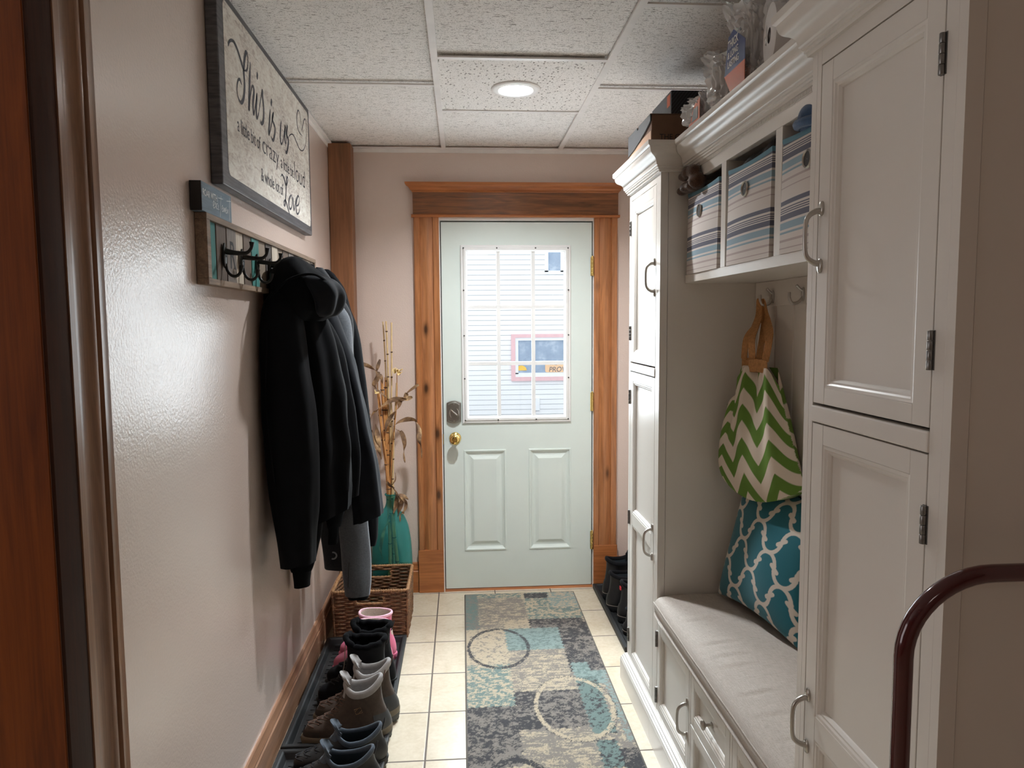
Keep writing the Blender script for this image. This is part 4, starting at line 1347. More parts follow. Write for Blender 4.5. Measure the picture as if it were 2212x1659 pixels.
# small sign standing on the rack
M['slate'] = wood('blue_slate_boards', srgb(112, 134, 148), srgb(72, 92, 108), 'y', .6, knots=False, grain=2)
M['whiteink'] = plain('white_lettering', (.62, .66, .68), .6)
s2 = thing('block_sign', 'small blue block sign with white lettering standing on the coat rack', 'sign', (XL + .015, 1.98, 1.7505))
b = MB(); b.box(XL + .002, -.635, 1.868, 2.100, 1.7478, 1.820)
b.build('block', M['slate'], s2, bevel=.001)
b = MB(); b.box(XL + .0018, -.6354, 1.8665, 1.868, 1.7478, 1.820)
b.build('side_face', M['iron'], s2)
X2 = -.6342
wall_text('ROAR WITH', 1.8745, 1.981, 1.7865, .0235, M['whiteink'], s2, .0005, X2)
b = MB()
e0 = 1.950
for q in ([(1.948, 1.770), (1.957, 1.777), (1.958, 1.783), (1.951, 1.783), (1.948, 1.772), (1.953, 1.766), (1.962, 1.772)],
          [(1.962, 1.784), (1.970, 1.768)], [(1.961, 1.766), (1.972, 1.785)],
          [(1.984, 1.782), (1.976, 1.780), (1.974, 1.769), (1.983, 1.768)], [(1.990, 1.781), (1.988, 1.768), (1.994, 1.769)],
          [(2.013, 1.808), (2.005, 1.775), (2.001, 1.749)], [(1.987, 1.798), (2.030, 1.801)],
          [(2.016, 1.772), (2.024, 1.778), (2.022, 1.784), (2.016, 1.776), (2.020, 1.767), (2.028, 1.771)],
          [(2.029, 1.781), (2.029, 1.768), (2.035, 1.780), (2.036, 1.768), (2.042, 1.780), (2.044, 1.768)],
          [(2.047, 1.772), (2.054, 1.778), (2.052, 1.783), (2.047, 1.776), (2.050, 1.767), (2.057, 1.771)],
          [(2.059, 1.780), (2.060, 1.768), (2.067, 1.780), (2.069, 1.768)], [(2.084, 1.815), (2.080, 1.775), (2.079, 1.750)], [(2.056, 1.801), (2.097, 1.806)]):
    stroke(b, q, .0012, X2, .6, 5)
b.build('script_lettering', M['whiteink'], s2, fix=False)

# coat rack
rk = thing('coat_rack', 'reclaimed wood coat rack with black double hooks on the left wall', 'coat rack', (XL, 2.57, 1.57))
rY0, rY1, rZ0, rZ1 = 1.893, 3.262, 1.568, 1.7475
M['barn'] = wood('weathered_frame', srgb(150, 128, 108), srgb(92, 76, 62), 'y', .7, knots=False, grain=1.5)
b = MB(); P_ = .634
b.box(XL + .001, -P_, rY0, rY1, rZ1 - .016, rZ1).box(XL + .001, -P_, rY0, rY1, rZ0, rZ0 + .016).box(XL + .001, -P_, rY0, rY0 + .026, rZ0 + .016, rZ1 - .016).box(XL + .001, -P_, rY1 - .022, rY1, rZ0 + .016, rZ1 - .016)
b.build('frame', M['barn'], rk, bevel=.0015)
b = MB(); yy = rY0 + .026
pal = {'t': (srgb(58, 132, 126), srgb(40, 92, 88)), 'b': (srgb(112, 94, 80), srgb(70, 58, 50)), 'g': (srgb(128, 118, 110), srgb(88, 80, 74)), 'w': (srgb(206, 196, 180), srgb(150, 134, 116)), 'd': (srgb(82, 72, 66), srgb(54, 46, 42)), 'n': (srgb(150, 134, 116), srgb(104, 90, 76))}
PM = {c_: wood('reclaimed_' + {'t': 'teal', 'b': 'brown', 'g': 'grey', 'w': 'whitewash', 'd': 'dark', 'n': 'tan'}[c_], *pal[c_], 'z', .75, knots=False, grain=2.4) for c_ in pal}
ws = [('t', .066), ('b', .08), ('g', .083), ('w', .078), ('b', .076), ('t', .080), ('n', .088), ('d', .073), ('w', .076), ('n', .087), ('b', .08), ('g', .08), ('d', .085), ('t', .068), ('n', .088), ('w', .078), ('g', .095)]
for i, (c_, wd) in enumerate(ws):
    y1 = min(yy + wd, rY1 - .022)
    mb = MB(); mb.box(XL + .002, XL + .021 + .002 * ((i * 7) % 3), yy + .0008, y1 - .0008, rZ0 + .016, rZ1 - .016)
    mb.build('plank', PM[c_], rk, bevel=.0012)
    yy = y1
bp = XL + .0265
text_mesh('R', .11, 'lettering', M['greydark'], rk, basis((0, 1, 0), (0, 0, 1), (bp - .0012, 2.085, 1.622)), .8, 0, .0002)
def dhook():
    b = MB()
    R = []
    for q, dx in ((1, 0), (1, .004), (.75, .006)):
        R.append([(dx, .013 * q * math.cos(a), .034 * q * math.sin(a) ) for a in np.linspace(0, 2 * PI, 21)[:-1]])
    b.loft(R)
    up = crom([(.004, 0, .012), (.022, 0, .008), (.045, 0, .006), (.062, 0, .008), (.073, 0, .020), (.075, 0, .036)], 6)
    n = len(up); b.tube(up, [.0085 - .004 * math.sin(min(1, i / n * 1.25) * PI * .5) if i < n - 6 else .0045 + .0035 * (i - n + 6) / 6 for i in range(n)], 10)
    lo = crom([(.004, 0, -.022), (.008, 0, -.040), (.018, 0, -.053), (.031, 0, -.055), (.042, 0, -.045), (.046, 0, -.026)], 6)
    n = len(lo); b.tube(lo, [.0042 if i < n - 6 else .0042 + .0028 * (i - n + 6) / 6 for i in range(n)], 10)
    for z in (.020, -.002): b.lathe([(.003, .0055), (.0028, .0072), (.001, .0076)], (0, 0, z), 10, 'x')
    return b
hm = None
for i in range(8):
    y = 2.030 + i * .158
    if hm is None:
        hm = dhook().build('hook', M['iron'], None, 50); h = hm; h.parent = rk
    else:
        h = hm.copy(); link(h); h.parent = rk
    h.location = Vector((XL + .0268, y, 1.652)) - Vector(rk.location)

# ================================================================== JACKETS
def interp(levels, n):
    """smooth the level table (z, cx, cy, hx, hy)"""
    out = []
    L = [np.array(l, float) for l in levels]
    Q = [2 * L[0] - L[1]] + L + [2 * L[-1] - L[-2]]
    for i in range(1, len(Q) - 2):
        for k_ in range(n):
            t_ = k_ / n
            a, b_, c_, d_ = Q[i - 1], Q[i], Q[i + 1], Q[i + 2]
            out.append(.5 * ((2 * b_) + (c_ - a) * t_ + (2 * a - 5 * b_ + 4 * c_ - d_) * t_ * t_ + (3 * b_ - a - 3 * c_ + d_) * t_ ** 3))
    out.append(L[-1])
    return out
def garment(name, levels, m, parent, seed=0.0, fold=.10, k1=5, k2=9, shear=0.0, nseg=72, hem=None, fine=.0035, open_=True, pw=.85, label=None):
    lv = interp(levels, 7)
    zt, zb = lv[0][0], lv[-1][0]
    rings = []
    for (z, cx, cy_, hx, hy) in lv:
        hx = max(.004, hx); hy = max(.004, hy)
        f = (zt - z) / (zt - zb)
        r = []
        for i in range(nseg):
            a = 2 * PI * i / nseg
            c_, s_ = math.cos(a), math.sin(a)
            w = fold * min(1, .25 + 1.2 * f)
            m_ = 1 + w * (.55 * math.sin(k1 * a + seed + 1.6 * f) + .45 * math.sin(k2 * a - 2 * seed + 2.2 * f * math.sin(seed))) - w * .6
            nz = noise.noise((c_ * 1.4 + seed * 3, s_ * 1.4, z * 7))
            m_ += fold * .8 * nz
            if hem and z < hem: m_ += .016 * math.sin(a * 46)
            x = cx + hx * m_ * (abs(c_) ** pw) * (1 if c_ > 0 else -1)
            y = cy_ + hy * m_ * (abs(s_) ** pw) * (1 if s_ > 0 else -1)
            zz = z + shear * (x - cx) * f + fine * noise.noise((x * 30, y * 30, z * 12 + seed))
            r.append((max(x, XL + .006), y, zz))
        rings.append(r)
    b = MB()
    if open_:
        ce = Vector((lv[-1][1], lv[-1][2], 0))
        last = rings[-1]
        for q, dz in ((.93, .002), (.86, .05), (.6, .12)):
            rings.append([((p_[0] - ce.x) * q + ce.x, (p_[1] - ce.y) * q + ce.y, p_[2] + dz) for p_ in last])
    b.loft(rings)
    return b.build(name, m, parent, 60, label=label)
# --- black hooded work jacket (nearest)
j1 = thing('jacket', 'black hooded work jacket with ribbed hem, nearest on the coat rack', 'jacket', (-.57, 2.49, 1.66), 'jackets on the coat rack')
garment('body', [(1.60, -.575, 2.55, .03, .05), (1.52, -.565, 2.56, .085, .085), (1.40, -.545, 2.57, .105, .095), (1.20, -.525, 2.57, .118, .10), (1.04, -.515, 2.57, .125, .10), (.90, -.514, 2.57, .128, .09), (.80, -.512, 2.57, .122, .082), (.775, -.512, 2.57, .120, .08)], M['black'], j1, 1.3, .12, 5, 8, .42, hem=.86)
garment('front_panel', [(1.52, -.535, 2.68, .03, .04), (1.40, -.505, 2.68, .062, .055), (1.20, -.480, 2.69, .078, .06), (1.03, -.467, 2.69, .086, .06), (.92, -.462, 2.69, .085, .055), (.84, -.464, 2.69, .080, .05), (.815, -.464, 2.69, .078, .05)], M['black'], j1, 2.1, .10, 4, 7, .25, hem=.88)
garment('sleeve', [(1.575, -.600, 2.45, .022, .03), (1.52, -.592, 2.44, .060, .055), (1.40, -.586, 2.43, .074, .062), (1.22, -.575, 2.42, .084, .064), (1.08, -.571, 2.42, .088, .062), (.96, -.567, 2.42, .084, .060), (.86, -.563, 2.42, .075, .058), (.77, -.561, 2.42, .066, .055), (.69, -.559, 2.42, .060, .052), (.665, -.559, 2.42, .058, .05)], M['black'], j1, .4, .09, 3, 6, .12)
garment('sleeve', [(1.53, -.515, 2.84, .025, .035), (1.46, -.505, 2.84, .045, .05), (1.32, -.472, 2.85, .058, .058), (1.12, -.434, 2.85, .062, .058), (.92, -.398, 2.85, .062, .055), (.78, -.380, 2.85, .060, .052), (.715, -.375, 2.85, .060, .05), (.70, -.375, 2.85, .060, .05)], M['navy'], j1, 3.0, .10, 3, 6, .36)
hd = garment('hood', [(1.692, -.566, 2.50, .012, .02), (1.680, -.562, 2.50, .038, .045), (1.645, -.553, 2.495, .076, .075), (1.605, -.535, 2.50, .110, .095), (1.56, -.532, 2.50, .130, .10), (1.52, -.532, 2.50, .132, .10), (1.495, -.535, 2.50, .115, .09), (1.475, -.54, 2.50, .07, .06)], M['black'], j1, .9, .13, 4, 7, .05, open_=False)
garment('hood_roll', [(1.628, -.50, 2.455, .02, .03), (1.610, -.475, 2.455, .060, .055), (1.575, -.452, 2.46, .068, .07), (1.54, -.446, 2.465, .060, .07), (1.505, -.452, 2.47, .045, .06), (1.49, -.46, 2.47, .02, .03)], M['navy'], j1, 5.2, .16, 3, 6, -.1, open_=False)
b = MB(); b.tube(crom([(-.66 + .02, 2.405, 1.50), (-.60, 2.395, 1.565), (-.545, 2.392, 1.612), (-.47, 2.395, 1.625), (-.415, 2.42, 1.585)], 8), .0045, 6)
b.build('hood_binding', M['black'], hd, 60)
b = MB(); b.tube(crom([(-.618, 2.363, 1.45), (-.628, 2.357, 1.2), (-.610, 2.357, .95)], 12), .0022, 5)
b.build('sleeve_seam', M['black'], j1, 60)
# --- plain black jacket with knitted cuffs (second)
j2 = thing('jacket', 'plain black jacket with knit cuffs, behind the hooded jacket on the rack', 'jacket', (-.57, 2.80, 1.66), 'jackets on the coat rack')
garment('body', [(1.692, -.566, 2.82, .012, .015), (1.66, -.578, 2.82, .028, .028), (1.58, -.585, 2.81, .052, .04), (1.40, -.592, 2.81, .060, .045), (1.15, -.592, 2.81, .062, .045), (.95, -.592, 2.81, .062, .045), (.80, -.592, 2.81, .062, .042), (.765, -.592, 2.81, .060, .04)], M['black'], j2, 2.7, .10, 4, 7, .1, hem=.83)
s1 = garment('sleeve', [(1.50, -.61, 2.735, .025, .02), (1.30, -.605, 2.73, .045, .032), (1.05, -.60, 2.725, .050, .034), (.85, -.592, 2.725, .056, .036), (.72, -.588, 2.725, .062, .038), (.62, -.602, 2.725, .054, .036), (.555, -.612, 2.725, .045, .034), (.538, -.614, 2.725, .040, .032)], M['black'], j2, 1.9, .08, 3, 5, .1)
garment('cuff', [(.555, -.615, 2.725, .035, .030), (.53, -.616, 2.725, .034, .029), (.50, -.617, 2.725, .031, .027), (.478, -.617, 2.725, .030, .026)], M['black'], s1, .2, .05, 3, 5, .1, hem=.7)
s1 = garment('sleeve', [(1.45, -.575, 2.87, .02, .018), (1.2, -.555, 2.865, .030, .024), (.95, -.527, 2.85, .042, .034), (.78, -.512, 2.845, .048, .036), (.70, -.512, 2.84, .034, .03), (.672, -.513, 2.84, .027, .025)], M['black'], j2, 4.9, .08, 3, 5, .1)
garment('cuff', [(.69, -.513, 2.84, .022, .022), (.65, -.515, 2.84, .021, .021), (.605, -.518, 2.84, .020, .02)], M['black'], s1, 1.2, .05, 3, 5, .1, hem=.7)
# --- grey softshell (third)
j3 = thing('jacket', 'heather grey softshell jacket, its light sleeve hanging lowest over the basket', 'jacket', (-.57, 3.0, 1.66), 'jackets on the coat rack')
garment('body', [(1.692, -.566, 2.980, .012, .014), (1.665, -.562, 2.985, .030, .028), (1.60, -.555, 3.01, .062, .05), (1.50, -.545, 3.05, .092, .050), (1.35, -.545, 3.05, .098, .052), (1.05, -.545, 3.055, .098, .052), (.80, -.54, 3.055, .098, .050), (.60, -.53, 3.055, .09, .046), (.47, -.525, 3.05, .078, .05), (.435, -.525, 3.05, .074, .05)], M['greydark'], j3, .7, .08, 3, 5, -.12)
s1 = garment('sleeve', [(1.56, -.52, 2.97, .025, .03), (1.48, -.495, 2.968, .050, .042), (1.30, -.492, 2.965, .056, .043), (1.05, -.482, 2.965, .058, .043), (.85, -.466, 2.965, .060, .042), (.66, -.455, 2.965, .061, .042), (.52, -.446, 2.965, .061, .042), (.42, -.443, 2.965, .058, .046), (.362, -.444, 2.965, .052, .044), (.350, -.444, 2.965, .050, .043)], M['grey'], j3, 2.4, .05, 3, 5, .03)
garment('cuff', [(.362, -.444, 2.965, .046, .038), (.345, -.443, 2.965, .044, .036), (.334, -.443, 2.965, .042, .035)], M['black'], s1, .3, .02, 3, 5)
b = MB(); b.tube(crom([(-.470, 2.921, .50), (-.474, 2.9205, .45), (-.477, 2.922, .395)], 6), .0030, 6, flat=.6)
b.build('zip_slit', M['iron'], s1, 60)
M['logo'] = plain('reflective_logo', (.30, .31, .33), .5)
b = MB(); b.tube([(-.548 + .013 * math.cos(a) * 1.15, 2.999, .505 + .014 * math.sin(a)) for a in np.linspace(-1.9, 1.7, 12)], .0035, 6)
b.build('chest_logo', M['logo'], j3, 60)
# --- last black jacket
j4 = thing('jacket', 'dark jacket hanging farthest along the rack, next to the wooden corner post', 'jacket', (-.57, 3.13, 1.66), 'jackets on the coat rack')
garment('body', [(1.695, -.566, 3.138, .012, .014), (1.67, -.560, 3.142, .03, .03), (1.60, -.552, 3.18, .060, .045), (1.43, -.54, 3.182, .09, .047), (1.25, -.54, 3.183, .098, .048), (.95, -.53, 3.183, .10, .048), (.75, -.53, 3.183, .10, .047), (.70, -.53, 3.183, .098, .05)], M['black'], j4, 3.7, .09, 4, 6, .1)
garment('sleeve', [(1.62, -.53, 3.15, .010, .012), (1.53, -.50, 3.155, .026, .026), (1.42, -.475, 3.152, .036, .028), (1.25, -.46, 3.15, .042, .030), (1.0, -.44, 3.15, .044, .030), (.75, -.42, 3.15, .045, .038), (.56, -.412, 3.15, .034, .032), (.50, -.414, 3.15, .026, .026)], M['black'], j4, .3, .07, 3, 5)

# ================================================================== HAND TRUCK (front right)
M['maroon'] = plain('maroon_enamel', srgb(70, 18, 22), .14, .15, .05)
M['maroon'].node_tree.nodes['Principled BSDF'].inputs['Coat Weight'].default_value = .6
hk_ = thing('hand_truck', 'dark maroon bent tube handle of a hand truck in front of the nearest cabinet', 'hand truck', (.74, .86, 0))
r0 = .0117; xl, xr, zt_, yh = .5585, .925, 1.141, .86
pts = [(xl, yh, z) for z in (.010, .3, .6, .9, 1.0)]
rc = .092
for i in range(13):
    a = PI - (PI / 2) * i / 12
    pts.append((xl + rc * 1.25 + rc * 1.25 * math.cos(a), yh, zt_ - rc * 1.15 + rc * 1.15 * math.sin(a)))
pts[4] = (xl, yh, zt_ - rc * 1.3)
for i in range(13):
    a = PI / 2 - (PI / 2) * i / 12
    pts.append((xr - rc * 1.25 + rc * 1.25 * math.cos(a), yh, zt_ - rc * 1.15 + rc * 1.15 * math.sin(a)))
pts += [(xr, yh, z) for z in (.9, .6, .3, .010)]
b = MB(); b.tube(pts, r0, 20)
b.build('handle_tube', M['maroon'], hk_, 60)
for z in (.22, .46, .70):
    b = MB(); b.tube([(xl + .008, yh, z), (xr - .008, yh, z)], .009, 12)
    b.build('cross_bar', M['maroon'], hk_, 60)
b = MB(); b.prism([(yh + .012, .006), (yh + .012, .18), (yh + .008, .18), (yh + .004, .012), (yh - .20, .009), (yh - .20, .004), (yh + .006, .004)], 'x', xl - .03, xr + .03)
b.build('toe_plate', M['maroon'], hk_)
# ================================================================== BOOT TRAYS
def tray(label, x0, x1, y0, y1, h=.030):
    t = thing('boot_tray', label, 'boot tray', ((x0 + x1) / 2, (y0 + y1) / 2, 0))
    b = MB()
    R = []
    for ins, z in ((.003, .0012), (0, h - .004), (.003, h), (.016, h), (.020, h - .004), (.030, .006)):
        R.append([(x0 + ins, y0 + ins, z), (x1 - ins, y0 + ins, z), (x1 - ins, y1 - ins, z), (x0 + ins, y1 - ins, z)])
    b.loft(R)
    b.build('basin', M['rubber'], t, bevel=.0015)
    b = MB()
    yy = y0 + .06; i = 0
    while yy < y1 - .05:
        b.box(x0 + .045, x1 - .045, yy, yy + .008, .0055, .0082)
        yy += .036
    b.build('tread_ribs', M['rubber'], t)
    return t
tray('long black rubber boot tray against the left wall, holding the winter boots', -.637, -.272, 2.412, 3.285)
tray('black rubber boot tray at the lower left holding the low hiking shoes', -.637, -.272, 1.52, 2.402)
tray('black rubber boot tray beside the door frame, behind the far cabinet', .702, 1.005, 3.07, 3.862)

# ================================================================== FOOTWEAR  (toe along local +x, ankle over the origin)
def boot_ring(z, xf, xb, w, N=40, lift=None, toe=.22, px_=.82):
    out = []
    for k_ in range(N):
        a = 2 * PI * k_ / N
        c_, s_ = math.cos(a), math.sin(a)
        x = (xf if c_ > 0 else xb) * (abs(c_) ** px_) * (1 if c_ > 0 else -1)
        y = w * (abs(s_) ** .88) * (1 if s_ > 0 else -1)
        if x > 0 and xf > .09: y *= 1 - toe * (x / xf) ** 2 * .3
        if x < 0: y *= 1 - .18 * (x / -xb) ** 2 
        zz = z + (lift(c_, s_) if lift else 0)
        out.append((x, y, zz))
    return out
def make_boot(t, lv, mats, rim=(.0, .0, 0), collar=.007, sole=(.0, .03), lug=.05, lace=None, tongue=True, furry=0.0, pull=True, inset=.007, toe_cap=None, quarter=None, midsole=None, inner=.05):
    """lv: list (z, front, back, half width) from sole joint to rim; rim = (front rise, back rise, side dip)"""
    N = 40; zt = lv[-1][0]; z0 = lv[0][0]
    L = interp([(z, a, b_, w, 0) for z, a, b_, w in lv], 4)
    def lift_at(f):
        return lambda c_, s_: (rim[0] * max(0, c_) ** 2 + rim[1] * max(0, -c_) ** 2 - rim[2] * s_ * s_) * f ** 3
    rings = [boot_ring(l[0], l[1], l[2], l[3], N, lift_at((l[0] - z0) / (zt - z0))) for l in L]
    b = MB(); b.loft(rings, True, True, False)
    up = b.build('upper', mats['upper'], t, 60)
    top = rings[-1]; l = L[-1]
    inn = []
    for f, ins in ((1.0, .3), (1.0, .8), (.8, 1), (.55, 1), (inner / zt, 1)):
        zz = z0 + (zt - z0) * f if f < 1 else zt
        q = L[min(len(L) - 1, int(f * (len(L) - 1)))]
        inn.append(boot_ring(zz - (.002 if ins == 1 else 0), max(.02, min(q[1], l[1] * 1.05) - inset * ins), q[2] - inset * ins, q[3] - inset * ins, N, lift_at(f if f < 1 else 1)))
    b = MB(); b.loft(inn, True, False, True)
    b.build('lining', mats['lining'], t, 60)
    if collar:
        P = [Vector(p_) for p_ in top]
        P = [Vector((p_.x * .97, p_.y * .96, p_.z)) for p_ in P]
        if furry:
            P = [p_ + Vector((noise.noise(p_ * 60), noise.noise(p_ * 60 + Vector((5, 5, 5))), noise.noise(p_ * 60 + Vector((9, 1, 3))))) * furry for p_ in P]
        P = [p_ - Vector((0, 0, collar * (0 if furry else 1.1))) for p_ in P]
        b = MB(); b.tube(P, [collar * (1 + (.3 * noise.noise(p_ * 90) if furry else 0)) for p_ in P], 12, flat=1.0 if furry else 1.6, closed=True, up=(0, 0, 1))
        b.build('collar', mats['collar'], t, 60)
    # sole with lugs
    b = MB(); R = []
    fz, fx, fb, fw = lv[0]
    for z, q, lg in ((sole[0], .985, lug), (sole[0] + .010, 1.02, lug), (sole[0] + .0105, 1.005, 0), (sole[1] - .004, 1.035, 0), (sole[1] + .002, 1.02, 0)):
        r = boot_ring(z, fx * q + .003, fb * q + .003, fw * q + .003, 80)
        if lg: r = [(p_[0] * (1 - (lg if (i % 4 < 2) else 0)), p_[1] * (1 - (lg * 1.4 if (i % 4 < 2) else 0)), p_[2]) for i, p_ in enumerate(r)]
        R.append(r)
    b.loft(R)
    b.build('sole', mats['sole'], t, 30)
    if midsole:
        b = MB(); R = []
        for z, q in ((sole[1] - .010, 1.035), (sole[1] + .004, 1.045), (sole[1] + .012, 1.03), (sole[1] + .014, 1.0)):
            R.append(boot_ring(z, fx * q + .003, fb * q + .003, fw * q + .004, N, (lambda c_, s_: (.012 * max(0, -c_) ** 2 - .006 * max(0, c_) ** 2))))
        b.loft(R, True, False, False)
        b.build('midsole', mats['midsole'], t, 50)
    # heel counter / toe cap overlays
    for nm, rng_, zr in (('toe_cap', (-50, 50), toe_cap), ('heel_counter', (115, 245), quarter)):
        if not zr: continue
        b = MB(); R = []
        for l_ in L:
            if l_[0] > zr: break
            r = boot_ring(l_[0], l_[1] + .0028, l_[2] + .0028, l_[3] + .0026, 72)
            a0, a1 = rng_
            R.append([r[int(round(d_ / 5)) % 72] for d_ in range(a0, a1 + 1, 5)])
        if len(R) > 1:
            b.loft(R, False); b.build(nm, mats.get(nm, mats['upper']), up, 60)
    if tongue:
        b = MB(); R = []
        for l_ in L[int(len(L) * .78):] + [(zt + .014, l[1] + .006, 0, l[3] * 1.02, 0), (zt + .030, l[1] + .014, 0, l[3] * 1.0, 0), (zt + .036, l[1] + .015, 0, l[3] * .8, 0)]:
            zz = l_[0] + lift_at(1 if l_[0] >= zt else (l_[0] - z0) / (zt - z0))(1, 0)
            ww = l_[3] * .66
            R.append([(l_[1] * .98 + .004 - (.55 * s_ * s_) * ww, ww * s_, zz - .010 * abs(s_) ** 3 * (1 if l_[0] > zt else 0)) for s_ in np.linspace(-1, 1, 9)] + [(l_[1] * .98 - .004 - (.55 * s_ * s_) * ww, ww * s_, zz - .010 * abs(s_) ** 3 * (1 if l_[0] > zt else 0)) for s_ in np.linspace(1, -1, 9)])
        b.loft(R); b.build('tongue', mats['tongue'], t, 60)
    if lace:
        i0, i1, n_ = lace
        b = MB()
        prev = None
        for j in range(n_):
            f = i0 + (i1 - i0) * j / max(1, n_ - 1)
            l_ = L[int(f * (len(L) - 1))]
            nx_ = L[min(len(L) - 1, int((f + (i1 - i0) / n_ * .8) * (len(L) - 1)))]
            for s_ in (-1, 1):
                w1, w2 = l_[3] * .5, nx_[3] * .5
                b.tube(crom([(l_[1] * .90 - .001, s_ * w1 * 1.1, l_[0]), (l_[1] * .99 + .007, s_ * w1 * .3, (l_[0] * .7 + nx_[0] * .3)), (nx_[1] * .99 + .007, -s_ * w2 * .3, (l_[0] * .3 + nx_[0] * .7)), (nx_[1] * .90 - .001, -s_ * w2 * 1.1, nx_[0])], 4), .0021, 6)
        b.build('laces', mats['lace'], t, 60)
    if pull:
        b = MB(); x0 = -l[2]; z_ = zt + rim[1]
        b.tube(crom([(x0 - .001, .006, z_ - .022), (x0 - .008, .005, z_ - .002), (x0 - .012, 0, z_ + .014), (x0 - .008, -.005, z_ - .002), (x0 - .001, -.006, z_ - .022)], 5), .0028, 6, flat=.7)
        b.build('pull_loop', mats['lace'], t, 60)
    return up

M['bootbrown'] = plain('brown_suede', srgb(78, 67, 60), .85, 0, .15, 60, .3, 500, .0008, .3, .1)
M['bootleather'] = plain('dark_brown_leather', srgb(56, 50, 45), .55, 0, .15, 40, .3, 300, .0008)
M['bootrubber'] = plain('charcoal_rubber', srgb(58, 60, 62), .5, 0, .1, 30, .15, 400, .0005)
M['solegrey'] = plain('lugged_sole_grey', srgb(66, 68, 68), .6)
M['midtan'] = plain('tan_midsole', srgb(106, 96, 80), .6)
M['liner'] = plain('grey_knit_lining', srgb(152, 148, 146), .9, 0, .08, 80, .4, 600, .001, .2, .2)
M['lace'] = plain('brown_laces', srgb(96, 72, 60), .8)
M['blacksuede'] = plain('black_suede', (.006, .0062, .008), .85, 0, .3, 40, .3, 400, .001, .2, .05)
M['blackfur'] = plain('black_fur', (.0035, .0035, .0045), .95, 0, .5, 90, .9, 700, .004, .05, .05)
M['blackleather'] = plain('black_leather', (.008, .008, .0095), .46, 0, .2, 30, .25, 260, .0008)
M['slatelining'] = plain('slate_lining', srgb(72, 81, 92), .8, 0, .1, 80, .3, 500, .0008, .3, .2)
M['darklining'] = plain('dark_teal_lining', srgb(34, 44, 50), .85)
M['pink'] = plain('pink_rubber', srgb(224, 128, 160), .4, 0, .05)
M['pinkprint'] = plain('pale_pink_print', srgb(238, 190, 208), .5, 0, .12, 60)
M['fleece'] = plain('cream_fleece', srgb(206, 190, 178), .95, 0, .1, 90, .9, 500, .003)
M['blacklace'] = plain('black_cord', (.02, .02, .024), .7)
M['stitch'] = plain('pale_stitching', srgb(150, 140, 128), .8)
TZ = .0062
def shoe_thing(name, label, cat, grp=None): return thing(name, label, cat, (0, 0, 0), grp)
# brown winter boots
bb = shoe_thing('winter_boot', 'brown suede winter boot with grey lining, nearer of its pair', 'boot')
bup = make_boot(bb, [(.032, .190, .108, .050), (.050, .189, .111, .0525), (.068, .178, .109, .051), (.085, .140, .103, .047), (.102, .104, .096, .044), (.125, .074, .087, .042), (.152, .055, .081, .042), (.180, .046, .079, .043), (.205, .045, .081, .045)],
    dict(upper=M['bootbrown'], lining=M['liner'], collar=M['liner'], sole=M['solegrey'], midsole=M['midtan'], tongue=M['liner'], lace=M['lace'], toe_cap=M['bootleather'], heel_counter=M['bootrubber']), (.010, .024, .014), .0085, (0, .030), .05, (.30, .74, 6), toe_cap=.060, quarter=.105, midsole=True)
# hexagonal mark on the side
b = MB()
for s_ in (1,):
    hx_ = [(.000 + .016 * math.cos(math.radians(a) + .5), .0478 * s_, .128 + .013 * math.sin(math.radians(a) + .5)) for a in range(0, 360, 90)]
    b.tube(hx_, .0011, 5, closed=True)
    for d_ in (-.5, .5):
        b.tube([(.0 + d_ * .011 - .006, .0480, .128 + d_ * .009 + .006), (.0 + d_ * .011 + .006, .0480, .128 + d_ * .009 - .006)], .0011, 5)
b.build('side_emblem', plain('tan_thread', srgb(134, 106, 76), .8), bup)
bb.location = (-.378, 2.480, TZ); bb.rotation_euler = (0, 0, PI + .10)
b2 = copy_tree(bb); b2.location = (-.362, 2.602, TZ); b2.rotation_euler = (0, 0, PI + .03)
b2['label'] = 'brown suede winter boot with grey lining, the farther of its pair'
# black fur-lined boots
fb = shoe_thing('snow_boot', 'black suede snow boot with black fur lining, in front of its twin', 'boot')
make_boot(fb, [(.030, .178, .098, .047), (.050, .178, .100, .050), (.070, .166, .098, .049), (.088, .124, .094, .047), (.108, .092, .090, .047), (.135, .072, .084, .048), (.175, .064, .078, .050), (.215, .064, .079, .051), (.250, .069, .084, .053)],
    dict(upper=M['blacksuede'], lining=M['blackfur'], collar=M['blackfur'], sole=M['rubber'], tongue=M['blackfur'], lace=M['blacklace']), (.014, .0, .012), .012, (0, .028), .03, (.40, .60, 3), tongue=False, furry=.006, inset=.012, pull=True)
b = MB(); b.tube(crom([(.066, .030, .250), (.069, .034, .21), (.072, .034, .17), (.080, .035, .13)], 5), .0016, 5)
b.build('zip', M['stitch'], fb, 60)
fb.location = (-.392, 2.738, TZ); fb.rotation_euler = (0, 0, PI + .04)
f2 = copy_tree(fb); f2.location = (-.384, 2.868, TZ); f2.rotation_euler = (0, 0, PI - .02)
f2['label'] = 'black suede snow boot with black fur lining, next to the pink boots'
